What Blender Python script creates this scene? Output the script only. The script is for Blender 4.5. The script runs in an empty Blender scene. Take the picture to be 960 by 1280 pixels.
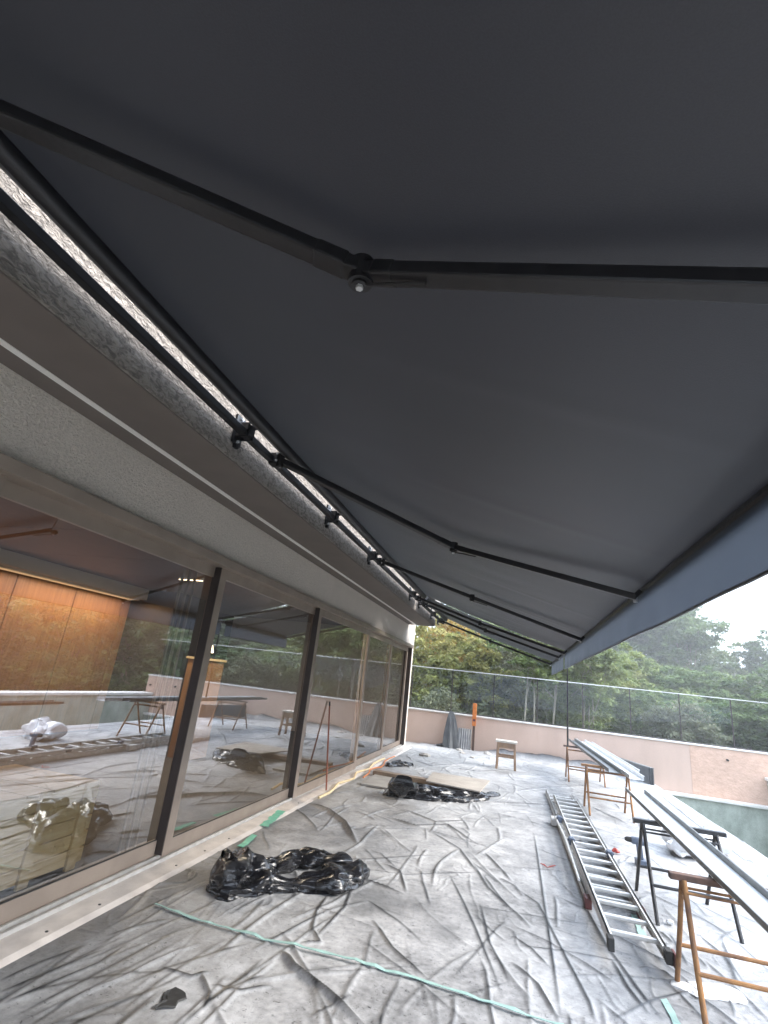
import bpy, bmesh, math, random
import numpy as np
from mathutils import Vector, Matrix
RAD = math.radians
sc = bpy.context.scene
col = sc.collection

# ------------------------------------------------------------------ camera
YAW, PITCH, ROLL, FPX = -0.276043, 0.314931, 0.113045, 631.72
CAM = Vector((2.70, 0.0, 1.60))
def cam_axes():
    cy, sy, cp, sp = math.cos(YAW), math.sin(YAW), math.cos(PITCH), math.sin(PITCH)
    f = Vector((sy*cp, cy*cp, sp)); r = Vector((cy, -sy, 0)); u = r.cross(f)
    c, s = math.cos(ROLL), math.sin(ROLL)
    return c*r + s*u, -s*r + c*u, f
AR, AU, AF = cam_axes()
cd = bpy.data.cameras.new('camera'); cam = bpy.data.objects.new('camera', cd); col.objects.link(cam)
cd.sensor_fit = 'HORIZONTAL'; cd.sensor_width = 36.0; cd.lens = 36.0*FPX/960.0
cd.clip_start = 0.02; cd.clip_end = 1500
cam.matrix_world = Matrix(((AR.x, AU.x, -AF.x, CAM.x), (AR.y, AU.y, -AF.y, CAM.y), (AR.z, AU.z, -AF.z, CAM.z), (0, 0, 0, 1)))
sc.camera = cam
def P(px, py, ax, v):
    """photo pixel -> point on the plane axis = v"""
    d = AR*((px-480)/FPX) - AU*((py-640)/FPX) + AF
    i = 'xyz'.index(ax)
    return CAM + d*((v-CAM[i])/d[i])

# ------------------------------------------------------------------ world, sun, exposure
SUN_EL, SUN_AZ = RAD(36), RAD(84)          # azimuth measured from +Y towards +X
world = bpy.data.worlds.new('World'); sc.world = world; world.use_nodes = True
wn = world.node_tree; wn.nodes.clear()
wo = wn.nodes.new('ShaderNodeOutputWorld'); bg = wn.nodes.new('ShaderNodeBackground')
sky = wn.nodes.new('ShaderNodeTexSky'); sky.sky_type = 'NISHITA'; sky.sun_disc = False
sky.sun_elevation = SUN_EL; sky.sun_rotation = SUN_AZ
sky.air_density = 1.0; sky.dust_density = 4.0; sky.ozone_density = 1.0
# thin bright overcast: soft cloud sheet over the clear sky
tc = wn.nodes.new('ShaderNodeTexCoord'); mp = wn.nodes.new('ShaderNodeMapping'); mp.inputs['Scale'].default_value = (1.2, 1.2, 6.0)
nz = wn.nodes.new('ShaderNodeTexNoise'); nz.inputs['Scale'].default_value = 2.2; nz.inputs['Detail'].default_value = 6
rp = wn.nodes.new('ShaderNodeMapRange'); rp.inputs[1].default_value = 0.34; rp.inputs[2].default_value = 0.62; rp.inputs[3].default_value = 0.62; rp.inputs[4].default_value = 0.97
mx = wn.nodes.new('ShaderNodeMix'); mx.data_type = 'RGBA'; mx.inputs[7].default_value = (5.6, 6.5, 7.9, 1)
wn.links.new(tc.outputs['Generated'], mp.inputs[0]); wn.links.new(mp.outputs[0], nz.inputs[0]); wn.links.new(nz.outputs[0], rp.inputs[0])
wn.links.new(rp.outputs[0], mx.inputs[0]); wn.links.new(sky.outputs[0], mx.inputs[6]); wn.links.new(mx.outputs[2], bg.inputs[0])
bg.inputs[1].default_value = 0.11; wn.links.new(bg.outputs[0], wo.inputs[0])
sl = bpy.data.lights.new('sun', 'SUN'); sl.energy = 1.5; sl.angle = RAD(34); sl.color = (1.0, 0.955, 0.89)
so = bpy.data.objects.new('sun', sl); col.objects.link(so)
sdir = Vector((math.sin(SUN_AZ)*math.cos(SUN_EL), math.cos(SUN_AZ)*math.cos(SUN_EL), math.sin(SUN_EL)))
so.rotation_euler = (-sdir).to_track_quat('-Z', 'Y').to_euler(); so.location = (10, 8, 20)
vs = sc.view_settings; vs.view_transform = 'Standard'; vs.look = 'None'; vs.gamma = 1; vs.use_curve_mapping = False
vs.exposure = 2.62
sc.cycles.use_denoising = True
sc.cycles.max_bounces = 10; sc.cycles.transparent_max_bounces = 24; sc.cycles.diffuse_bounces = 5; sc.cycles.caustics_reflective = False; sc.cycles.caustics_refractive = False

# ------------------------------------------------------------------ materials
def nodes(name):
    m = bpy.data.materials.new(name); m.use_nodes = True; nt = m.node_tree
    return m, nt, nt.nodes['Principled BSDF']
def ramp_mix(nt, fac, a, b):
    n = nt.nodes.new('ShaderNodeMix'); n.data_type = 'RGBA'
    n.inputs[6].default_value = (*a, 1); n.inputs[7].default_value = (*b, 1)
    nt.links.new(fac, n.inputs[0]); return n.outputs[2]
def maprange(nt, v, a, b, c=0.0, d=1.0):
    n = nt.nodes.new('ShaderNodeMapRange'); n.inputs[1].default_value = a; n.inputs[2].default_value = b
    n.inputs[3].default_value = c; n.inputs[4].default_value = d; nt.links.new(v, n.inputs[0]); return n.outputs[0]
def noise(nt, scale, detail=4, stretch=None, coord='Object', dist=0.0, rough=0.5):
    t = nt.nodes.new('ShaderNodeTexCoord'); n = nt.nodes.new('ShaderNodeTexNoise')
    n.inputs['Scale'].default_value = scale; n.inputs['Detail'].default_value = detail; n.inputs['Distortion'].default_value = dist; n.inputs['Roughness'].default_value = rough
    if stretch:
        m = nt.nodes.new('ShaderNodeMapping'); m.inputs['Scale'].default_value = stretch
        nt.links.new(t.outputs[coord], m.inputs[0]); nt.links.new(m.outputs[0], n.inputs[0])
    else: nt.links.new(t.outputs[coord], n.inputs[0])
    return n.outputs[0]
def bump(nt, b, h, strength=0.3, dist=0.01):
    n = nt.nodes.new('ShaderNodeBump'); n.inputs['Strength'].default_value = strength; n.inputs['Distance'].default_value = dist
    nt.links.new(h, n.inputs['Height']); nt.links.new(n.outputs[0], b.inputs['Normal'])
def mat(name, ca, cb=None, scale=8, rough=0.6, metal=0.0, bstr=0.0, bscale=40, bdist=0.005, stretch=None, lo=0.35, hi=0.65, rvar=0.0, detail=5):
    m, nt, b = nodes(name)
    b.inputs['Roughness'].default_value = rough; b.inputs['Metallic'].default_value = metal
    if cb is None: cb = tuple(c*0.8 for c in ca)
    f = maprange(nt, noise(nt, scale, detail, stretch), lo, hi)
    nt.links.new(ramp_mix(nt, f, ca, cb), b.inputs['Base Color'])
    if rvar:
        nt.links.new(maprange(nt, noise(nt, scale*2.3, 4, stretch), 0.3, 0.7, rough-rvar, rough+rvar), b.inputs['Roughness'])
    if bstr: bump(nt, b, noise(nt, bscale, 5, stretch), bstr, bdist)
    return m
M = {}
def stucco(name, a, b_, sc_, st, dist):
    m, nt, b = nodes(name); b.inputs['Roughness'].default_value = 0.92
    n1 = noise(nt, sc_, 4, st, dist=0.9, rough=.6); n2 = noise(nt, 2.5, 4)
    c1 = ramp_mix(nt, maprange(nt, n2, .3, .7), a, tuple(x*.92 for x in a))
    mm = nt.nodes.new('ShaderNodeMix'); mm.data_type = 'RGBA'; nt.links.new(maprange(nt, n1, .38, .56, 1, 0), mm.inputs[0]); nt.links.new(c1, mm.inputs[6]); mm.inputs[7].default_value = (*b_, 1)
    nt.links.new(mm.outputs[2], b.inputs['Base Color']); bump(nt, b, n1, 1.0, dist); return m
M['stucco'] = stucco('stucco_plaster', (0.86, 0.78, 0.70), (0.70, 0.63, 0.56), 48, (1, 1, 1.3), .03)
M['coarse'] = stucco('coarse_stucco', (0.42, 0.375, 0.335), (0.20, 0.178, 0.16), 30, (1, .7, 1.5), .08)
M['soffit'] = mat('soffit_paint', (0.165, 0.14, 0.125), (0.145, 0.123, 0.11), 3, 0.7)
M['groove'] = mat('groove_trim', (0.88, 0.86, 0.83), (0.82, 0.80, 0.77), 10, 0.35)
M['bronze'] = mat('bronze_aluminium', (0.36, 0.295, 0.245), (0.30, 0.245, 0.205), 4, 0.42, 0.2, rvar=0.06)
M['bronze_dark'] = mat('dark_bronze_aluminium', (0.055, 0.043, 0.04), (0.04, 0.032, 0.03), 4, 0.45, 0.3)
M['threshold'] = mat('threshold_aluminium', (0.70, 0.64, 0.59), (0.54, 0.49, 0.455), 6, 0.55, 0.1, rvar=0.1)
M['steel'] = mat('bare_aluminium', (0.68, 0.67, 0.65), (0.54, 0.53, 0.51), 14, 0.4, 0.5, rvar=0.1)
M['black_metal'] = mat('black_coated_metal', (0.007, 0.007, 0.009), (0.012, 0.012, 0.014), 20, 0.36, 0.0, rvar=0.08)
M['rubber'] = mat('black_rubber', (0.02, 0.02, 0.02), (0.035, 0.034, 0.033), 20, 0.75)
M['grey_metal'] = mat('grey_aluminium_tube', (0.18, 0.18, 0.185), (0.14, 0.14, 0.145), 9, 0.35, 0.6)
M['zinc'] = mat('galvanised_steel', (0.63, 0.64, 0.65), (0.5, 0.51, 0.52), 16, 0.45, 0.45, rvar=0.1)
M['profile_white'] = mat('white_coated_profile', (0.66, 0.68, 0.69), (0.58, 0.60, 0.61), 5, 0.42, 0.1)
M['profile_grey'] = mat('grey_profile', (0.18, 0.19, 0.19), (0.13, 0.135, 0.135), 7, 0.5, 0.4)
M['orange_rust'] = mat('worn_orange_paint', (0.31, 0.155, 0.055), (0.15, 0.08, 0.05), 11, 0.75, 0.1, bstr=0.2, bscale=60)
M['brown_rust'] = mat('rusty_brown_steel', (0.13, 0.075, 0.055), (0.075, 0.05, 0.042), 16, 0.8, 0.2, bstr=0.2, bscale=60)
M['wood_pale'] = mat('pale_pine', (0.78, 0.63, 0.39), (0.66, 0.50, 0.28), 5, 0.65, stretch=(1, 1, 9), bstr=0.15, bscale=20)
M['wood_warm'] = mat('warm_wood_veneer', (0.38, 0.22, 0.105), (0.28, 0.155, 0.072), 4, 0.4, stretch=(1, 7, .35), rvar=0.08)
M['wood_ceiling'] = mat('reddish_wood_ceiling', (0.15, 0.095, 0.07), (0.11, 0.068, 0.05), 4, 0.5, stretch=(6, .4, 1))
M['white_paint'] = mat('white_paint', (0.82, 0.80, 0.77), (0.77, 0.75, 0.72), 6, 0.6)
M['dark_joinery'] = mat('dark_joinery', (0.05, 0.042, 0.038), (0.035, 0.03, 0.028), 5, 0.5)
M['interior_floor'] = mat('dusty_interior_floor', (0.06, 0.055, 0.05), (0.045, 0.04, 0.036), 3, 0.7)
M['concrete'] = mat('terrace_concrete', (0.34, 0.33, 0.31), (0.26, 0.25, 0.24), 4, 0.9, bstr=0.3)
M['pink_plaster'] = mat('pink_plaster', (0.55, 0.405, 0.33), (0.46, 0.335, 0.27), 2.2, 0.9, bstr=0.25, bscale=50, stretch=(1, 1, .35), lo=.3, hi=.75, detail=8)
def brick_patch():
    m, nt, b = nodes('pink_rough_render'); b.inputs['Roughness'].default_value = 0.95
    n = noise(nt, 5, 6, (1, 1, 2.0), rough=0.65)
    nt.links.new(ramp_mix(nt, maprange(nt, n, .36, .66), (0.60, 0.41, 0.315), (0.48, 0.32, 0.24)), b.inputs['Base Color'])
    bump(nt, b, noise(nt, 24, 5), 0.5, 0.02); return m
M['pink_rough'] = brick_patch()
M['coping'] = mat('white_coping_stone', (0.68, 0.66, 0.62), (0.57, 0.55, 0.52), 5, 0.8, bstr=0.15)
def green_wall():
    m, nt, b = nodes('stained_pool_render'); b.inputs['Roughness'].default_value = 0.9
    n = noise(nt, 2.6, 7, (1, 1, .7), rough=0.62)
    nt.links.new(ramp_mix(nt, maprange(nt, n, .33, .66), (0.40, 0.43, 0.38), (0.20, 0.23, 0.19)), b.inputs['Base Color'])
    bump(nt, b, noise(nt, 30, 5), 0.4, 0.01); return m
M['pool'] = green_wall()
def fabric(name='charcoal_acrylic', t=0.05, tc=(0.05, 0.052, 0.06)):
    m, nt, b = nodes(name); b.inputs['Roughness'].default_value = 0.45; b.inputs['Specular IOR Level'].default_value = 0.55
    b.inputs['Sheen Weight'].default_value = 0.5; b.inputs['Sheen Roughness'].default_value = 0.22; b.inputs['Sheen Tint'].default_value = (.8, .84, .9, 1)
    n = noise(nt, 260, 2); n2 = noise(nt, 1.2, 3)
    c = ramp_mix(nt, maprange(nt, n, .35, .65), (0.0045, 0.0044, 0.0062), (0.0085, 0.0083, 0.0110))
    nt.links.new(c, b.inputs['Base Color']); bump(nt, b, n, 0.25, 0.002)
    tr = nt.nodes.new('ShaderNodeBsdfTranslucent'); tr.inputs[0].default_value = (*tc, 1)
    ms = nt.nodes.new('ShaderNodeMixShader'); ms.inputs[0].default_value = t
    out = nt.nodes['Material Output']
    nt.links.new(b.outputs[0], ms.inputs[1]); nt.links.new(tr.outputs[0], ms.inputs[2]); nt.links.new(ms.outputs[0], out.inputs[0])
    return m
M['fabric'] = fabric()
M['valance'] = fabric('glare_tinted_valance_acrylic', .3, (0.075, 0.095, 0.13))  # bluish translucent tint puts lens glare into the valance colour
def glass(name, ior, tint, gl=(0.9, 0.95, 1.0)):
    m = bpy.data.materials.new(name); m.use_nodes = True; nt = m.node_tree; nt.nodes.clear()
    out = nt.nodes.new('ShaderNodeOutputMaterial'); mix = nt.nodes.new('ShaderNodeMixShader')
    fr = nt.nodes.new('ShaderNodeFresnel'); fr.inputs[0].default_value = ior
    t = nt.nodes.new('ShaderNodeBsdfTransparent'); t.inputs[0].default_value = (*tint, 1)
    g = nt.nodes.new('ShaderNodeBsdfGlossy'); g.inputs[0].default_value = (*gl, 1); g.inputs['Roughness'].default_value = 0.0
    ge = nt.nodes.new('ShaderNodeNewGeometry'); ml = nt.nodes.new('ShaderNodeMath'); ml.operation = 'MULTIPLY_ADD'   # the outer face reflects; the exit face only passes light
    iv = nt.nodes.new('ShaderNodeMath'); iv.operation = 'SUBTRACT'; iv.inputs[0].default_value = 1.0; nt.links.new(ge.outputs['Backfacing'], iv.inputs[1])
    nt.links.new(fr.outputs[0], ml.inputs[0]); nt.links.new(iv.outputs[0], ml.inputs[1]); ml.inputs[2].default_value = 0.0
    nt.links.new(ml.outputs[0], mix.inputs[0]); nt.links.new(t.outputs[0], mix.inputs[1]); nt.links.new(g.outputs[0], mix.inputs[2])
    nt.links.new(mix.outputs[0], out.inputs[0]); return m
M['door_glass'] = glass('coated_door_glass', 4.4, (0.94, 0.94, 0.92), (0.97, 0.98, 1.0))
M['rail_glass'] = glass('railing_glass', 1.35, (0.90, 0.93, 0.92))
def plastic_dusty():
    m, nt, b = nodes('dusty_black_plastic')
    at = nt.nodes.new('ShaderNodeAttribute'); at.attribute_name = 'dust'
    n1 = noise(nt, 1.1, 6, rough=.6); n2 = noise(nt, 26, 5, rough=.65); n3 = noise(nt, 5, 5, rough=.6)
    def mth(op, a, bb):
        k = nt.nodes.new('ShaderNodeMath'); k.operation = op
        for i, v in ((0, a), (1, bb)):
            if isinstance(v, (int, float)): k.inputs[i].default_value = v
            else: nt.links.new(v, k.inputs[i])
        return k.outputs[0]
    d = mth('ADD', mth('MULTIPLY', maprange(nt, n1, .3, .7, .48, 1.0), maprange(nt, n3, .28, .68, .55, 1.0)), maprange(nt, n2, .3, .7, -.16, .13))
    fl_ = noise(nt, 38, 3, rough=.75, dist=.6); d = mth('SUBTRACT', d, maprange(nt, fl_, .60, .70, 0, .45)); d = mth('MULTIPLY', d, at.outputs['Fac'])
    k = nt.nodes.new('ShaderNodeClamp'); nt.links.new(d, k.inputs[0])
    nt.links.new(ramp_mix(nt, k.outputs[0], (0.016, 0.017, 0.019), (0.53, 0.53, 0.535)), b.inputs['Base Color'])
    nt.links.new(maprange(nt, k.outputs[0], 0, 1, .30, .75), b.inputs['Roughness'])
    cr = noise(nt, 5, 5, (1, .7, 1), dist=.5, rough=.6); f2 = noise(nt, 70, 5, rough=.65)
    crn = mth('ABSOLUTE', mth('SUBTRACT', cr, .5), 0); hsum = mth('ADD', mth('MULTIPLY', crn, -2.4), mth('MULTIPLY', f2, .35))
    bump(nt, b, hsum, .28, .010); return m
M['dusty'] = plastic_dusty()
def plastic_black():
    m, nt, b = nodes('crumpled_black_plastic')
    n = noise(nt, 7, 6, rough=.6)
    nt.links.new(ramp_mix(nt, maprange(nt, n, .5, .8), (0.008, 0.008, 0.010), (0.04, 0.04, 0.042)), b.inputs['Base Color'])
    nt.links.new(maprange(nt, n, .4, .7, .16, .38), b.inputs['Roughness'])
    bump(nt, b, noise(nt, 9, 3, dist=1.5), .25, .015); return m
M['bagplastic'] = plastic_black()
M['white_plastic'] = mat('clear_white_film', (0.74, 0.75, 0.76), (0.58, 0.59, 0.60), 9, 0.25, bstr=0.5, bscale=18, bdist=0.02)
M['green_tape'] = mat('green_tape', (0.16, 0.52, 0.36), (0.12, 0.40, 0.29), 20, 0.5)
M['aqua_tape'] = mat('aqua_masking_tape', (0.30, 0.47, 0.43), (0.24, 0.36, 0.33), 12, 0.6)
M['red'] = mat('red_plastic', (0.42, 0.05, 0.035), (0.30, 0.035, 0.03), 20, 0.45)
M['dark_red'] = mat('dark_red_rubber', (0.14, 0.035, 0.032), (0.09, 0.025, 0.025), 20, 0.6)
M['blue_grey'] = mat('blue_grey_plastic', (0.10, 0.13, 0.19), (0.07, 0.09, 0.13), 20, 0.5)
M['orange'] = mat('orange_plastic', (0.62, 0.20, 0.045), (0.5, 0.155, 0.035), 12, 0.5)
M['stick'] = mat('reddish_wood_stick', (0.30, 0.10, 0.055), (0.22, 0.07, 0.04), 20, 0.6, stretch=(1, 1, .2))
M['card'] = mat('beige_board', (0.38, 0.35, 0.31), (0.30, 0.27, 0.24), 4, 0.85, rvar=0.05)
M['plank'] = mat('weathered_plank', (0.25, 0.19, 0.14), (0.17, 0.13, 0.10), 5, 0.85, stretch=(1, 6, 1))
M['stool'] = mat('weathered_stool_wood', (0.33, 0.22, 0.14), (0.22, 0.145, 0.10), 6, 0.75, stretch=(3, 3, .5))
M['stool_top'] = mat('dusty_stool_top', (0.55, 0.52, 0.48), (0.44, 0.41, 0.37), 7, 0.8)
M['tarp'] = mat('dark_grey_tarp', (0.055, 0.06, 0.065), (0.09, 0.095, 0.10), 6, 0.6)
M['corrugated'] = mat('weathered_zinc_sheet', (0.36, 0.36, 0.36), (0.25, 0.25, 0.25), 6, 0.55, 0.3)
M['ground'] = mat('leaf_litter_soil', (0.055, 0.06, 0.03), (0.085, 0.075, 0.045), 0.6, 0.95, bstr=0.4, bscale=6, bdist=.1)
M['bark'] = mat('pale_bark', (0.30, 0.265, 0.21), (0.18, 0.155, 0.125), 5, 0.9, stretch=(3, 3, .6), bstr=0.4, bscale=12)
M['roofing'] = mat('grey_roofing', (0.28, 0.27, 0.26), (0.22, 0.215, 0.21), 3, 0.9)
M['debris'] = mat('plaster_debris', (0.45, 0.43, 0.40), (0.30, 0.28, 0.26), 20, 0.9, bstr=0.3)
def emit(name, c, s):
    m = bpy.data.materials.new(name); m.use_nodes = True; nt = m.node_tree; b = nt.nodes['Principled BSDF']
    b.inputs['Base Color'].default_value = (.8, .8, .8, 1); b.inputs['Emission Color'].default_value = (*c, 1); b.inputs['Emission Strength'].default_value = s
    return m
M['cove'] = emit('dim_cove_diffuser', (1.0, 0.66, 0.36), 0.12)
M['lamp'] = emit('warm_led_strip', (1.0, 0.74, 0.48), 1.6)
def leaf(name, a, b_, c):
    m, nt, b = nodes(name)
    oi = nt.nodes.new('ShaderNodeObjectInfo'); at = nt.nodes.new('ShaderNodeAttribute'); at.attribute_name = 'tone'
    c1 = ramp_mix(nt, at.outputs['Fac'], a, b_)
    n = noise(nt, .55, 3)
    mixn = nt.nodes.new('ShaderNodeMix'); mixn.data_type = 'RGBA'; nt.links.new(maprange(nt, n, .5, .72, 0, .85), mixn.inputs[0])
    nt.links.new(c1, mixn.inputs[6]); mixn.inputs[7].default_value = (*c, 1)
    nt.links.new(mixn.outputs[2], b.inputs['Base Color']); b.inputs['Roughness'].default_value = 0.6; b.inputs['Specular IOR Level'].default_value = 0.3
    tr = nt.nodes.new('ShaderNodeBsdfTranslucent'); nt.links.new(mixn.outputs[2], tr.inputs[0])
    ms = nt.nodes.new('ShaderNodeMixShader'); ms.inputs[0].default_value = 0.35
    nt.links.new(b.outputs[0], ms.inputs[1]); nt.links.new(tr.outputs[0], ms.inputs[2]); nt.links.new(ms.outputs[0], nt.nodes['Material Output'].inputs[0])
    return m
M['leaf_dark'] = leaf('dark_green_leaves', (0.05, 0.09, 0.030), (0.16, 0.22, 0.08), (0.14, 0.19, 0.065))
M['leaf_mid'] = leaf('mid_green_leaves', (0.09, 0.13, 0.042), (0.22, 0.27, 0.09), (0.25, 0.26, 0.09))
M['leaf_yellow'] = leaf('yellow_green_leaves', (0.16, 0.18, 0.05), (0.32, 0.31, 0.10), (0.36, 0.28, 0.09))
M['leaf_pale'] = leaf('pale_grey_green_leaves', (0.10, 0.115, 0.06), (0.21, 0.21, 0.13), (0.17, 0.16, 0.10))
M['leaf_autumn'] = leaf('golden_leaves', (0.22, 0.16, 0.03), (0.38, 0.24, 0.05), (0.40, 0.20, 0.04))

# ------------------------------------------------------------------ mesh helpers
class MB:
    def __init__(s): s.v = []; s.f = []
    def box(s, a, b):
        (x0, y0, z0), (x1, y1, z1) = a, b; n = len(s.v)
        s.v += [(x0,y0,z0),(x1,y0,z0),(x1,y1,z0),(x0,y1,z0),(x0,y0,z1),(x1,y0,z1),(x1,y1,z1),(x0,y1,z1)]
        s.f += [tuple(n+i for i in q) for q in ((0,3,2,1),(4,5,6,7),(0,1,5,4),(1,2,6,5),(2,3,7,6),(3,0,4,7))]
        return s
    def bar(s, a, b, w, h, up=(0,0,1)):
        """rectangular bar from a to b, width w (sideways), height h (along up)"""
        a, b = Vector(a), Vector(b); d = (b-a).normalized(); u = Vector(up)
        sd = d.cross(u)
        if sd.length < 1e-4: sd = d.cross(Vector((1,0,0)))
        sd.normalize(); u = sd.cross(d); n = len(s.v)
        for p in (a, b):
            for i, j in ((-1,-1),(1,-1),(1,1),(-1,1)): s.v.append(tuple(p + sd*(w/2*i) + u*(h/2*j)))
        s.f += [tuple(n+i for i in q) for q in ((0,1,2,3),(7,6,5,4),(0,4,5,1),(1,5,6,2),(2,6,7,3),(3,7,4,0))]
        return s
    def tube(s, pts, r, k=10, cap=True):
        pts = [Vector(p) for p in pts]; rs = r if isinstance(r, (list, tuple)) else [r]*len(pts)
        n0 = len(s.v); ref = Vector((0,0,1))
        for i, p in enumerate(pts):
            d = (pts[min(i+1, len(pts)-1)] - pts[max(i-1, 0)]).normalized()
            if abs(d.dot(ref)) > .95: ref = Vector((1,0,0)) if abs(d.x) < .9 else Vector((0,1,0))
            a = d.cross(ref).normalized(); b = a.cross(d); ref = b
            for j in range(k):
                t = 2*math.pi*j/k; s.v.append(tuple(p + (a*math.cos(t) + b*math.sin(t))*rs[i]))
        for i in range(len(pts)-1):
            for j in range(k):
                q = n0+i*k+j; q2 = n0+i*k+(j+1) % k
                s.f.append((q, q2, q2+k, q+k))
        if cap:
            s.f.append(tuple(n0+j for j in range(k-1, -1, -1))); e = n0+(len(pts)-1)*k
            s.f.append(tuple(e+j for j in range(k)))
        return s
    def prism(s, prof, y0, y1):
        """profile in (x,z) extruded along y"""
        n = len(s.v); k = len(prof)
        s.v += [(x, y0, z) for x, z in prof] + [(x, y1, z) for x, z in prof]
        s.f += [(n+i, n+(i+1) % k, n+k+(i+1) % k, n+k+i) for i in range(k)]
        s.f += [tuple(n+i for i in range(k-1, -1, -1)), tuple(n+k+i for i in range(k))]
        return s
    def mesh(s, name, m, smooth=False, bevel=0):
        me = bpy.data.meshes.new(name); me.from_pydata(s.v, [], s.f); me.update()
        bm = bmesh.new(); bm.from_mesh(me); bmesh.ops.recalc_face_normals(bm, faces=bm.faces)
        if bevel:
            bmesh.ops.bevel(bm, geom=[e for e in bm.edges if e.is_manifold and e.calc_face_angle(0) > .6], offset=bevel, segments=2, profile=.6, affect='EDGES')
        bm.to_mesh(me); bm.free()
        me.materials.append(M[m])
        if smooth:
            for p in me.polygons: p.use_smooth = True
            me.set_sharp_from_angle(angle=RAD(40))
        return me
    def build(s, name, m, parent=None, smooth=False, bevel=0):
        return link(name, s.mesh(name, m, smooth, bevel), parent)
def link(name, data, parent=None):
    o = bpy.data.objects.new(name, data); col.objects.link(o)
    if parent:
        o.parent = parent
        o.matrix_parent_inverse = world_of(parent).inverted()
    return o
def world_of(o):
    m = Matrix.LocRotScale(o.location, o.rotation_euler, o.scale)
    return world_of(o.parent) @ o.matrix_parent_inverse @ m if o.parent else m
def tag(o, label, cat, group=None):
    o['label'] = label; o['category'] = cat
    if group: o['group'] = group
    return o
def struct(o): o['kind'] = 'structure'; return o
def thing(name, loc, label, cat, group=None):
    o = bpy.data.objects.new(name, None); col.objects.link(o); o.location = loc; o.empty_display_size = .1
    return tag(o, label, cat, group)
def grid_mesh(name, X, Y, Z, m, smooth=True, attr=None):
    ny, nx = Z.shape
    v = np.stack([X.ravel(), Y.ravel(), Z.ravel()], 1)
    i = np.arange(ny*nx).reshape(ny, nx)
    f = np.stack([i[:-1,:-1], i[:-1,1:], i[1:,1:], i[1:,:-1]], -1).reshape(-1, 4)
    me = bpy.data.meshes.new(name); me.vertices.add(len(v)); me.vertices.foreach_set('co', v.astype(np.float32).ravel())
    me.loops.add(f.size); me.loops.foreach_set('vertex_index', f.astype(np.int32).ravel())
    me.polygons.add(len(f)); me.polygons.foreach_set('loop_start', np.arange(0, f.size, 4, dtype=np.int32))
    me.polygons.foreach_set('use_smooth', np.full(len(f), smooth))
    me.update(calc_edges=True); me.validate()
    if attr is not None:
        a = me.attributes.new(attr[0], 'FLOAT', 'POINT'); a.data.foreach_set('value', attr[1].astype(np.float32).ravel())
    me.materials.append(M[m]); return me
RNG = np.random.default_rng(11)
_perm = RNG.permutation(512)
_val = RNG.random((512,))
def vnoise(x, y, seed=0):
    xi = np.floor(x).astype(int); yi = np.floor(y).astype(int); fx = x-xi; fy = y-yi
    fx = fx*fx*fx*(fx*(fx*6-15)+10); fy = fy*fy*fy*(fy*(fy*6-15)+10)
    def h(a, b): return _val[(_perm[(a+seed*37) & 511] + b*7 + seed) & 511]
    def hh(a, b): return _val[_perm[(_perm[(a+seed*37) & 511] + b) & 511]]
    a, b, c, d = hh(xi, yi), hh(xi+1, yi), hh(xi, yi+1), hh(xi+1, yi+1)
    return (a*(1-fx)+b*fx)*(1-fy) + (c*(1-fx)+d*fx)*fy
def fbm(x, y, o=4, seed=0):
    s = 0; a = .5
    for k in range(o): s = s + a*vnoise(x*2**k, y*2**k, seed+k); a *= .5
    return s/(1-.5**o)

# ================================================================== STRUCTURE
# terrace, pool deck, pool basin, ground
EDGE_X, YW, HOUSE_END, XF, ZS = 5.75, 15.2, 14.0, 0.68, 2.97
fl = MB().box((-.6, -6, -1.6), (EDGE_X, YW+.02, -.012)).build('terrace_floor', 'concrete'); struct(fl)
pool = MB()
pool.box((EDGE_X+.002, 14.99, -1.6), (8.5, YW-.008, -.324))     # end wall
pool.box((8.504, -6, -1.6), (8.8, YW-.03, .27))                # outer wall
pool.box((EDGE_X+.002, -6, -1.75), (8.8, YW-.03, -1.604))      # bottom
struct(pool.build('pool_basin', 'pool'))
struct(MB().box((EDGE_X+.006, 14.93, -.32), (8.498, YW-.008, -.265)).build('pool_coping', 'coping', bevel=.008))
struct(MB().box((8.46, -6, .274), (8.86, YW-.035, .34)).build('pool_coping', 'coping', bevel=.008))

# terrain beyond: one sheet to the horizon rising to a wooded hill
gx = np.concatenate([np.linspace(-130, -40, 12), np.linspace(-36, 60, 60), np.linspace(66, 160, 14)])
gy = np.concatenate([np.linspace(-90, -10, 12), np.linspace(-6, 90, 70), np.linspace(96, 190, 14)])
GX, GY = np.meshgrid(gx, gy)
def terr(x, y):
    d = np.hypot(np.maximum(x-13, 0)*.75, np.maximum(y-17.5, 0))
    hill = np.clip((d-6)/60, 0, 1); hill = hill*hill*(3-2*hill)*9.5
    far = np.clip((np.hypot(x-30, y)-70)/90, 0, 1)*4
    return -2.2 + hill + far + (fbm(x/9+50, y/9+50, 4, 3)-.5)*1.2*np.clip(d/6, 0, 1)
GZ = terr(GX, GY)
struct(link('ground', grid_mesh('ground', GX, GY, GZ, 'ground')))

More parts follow.
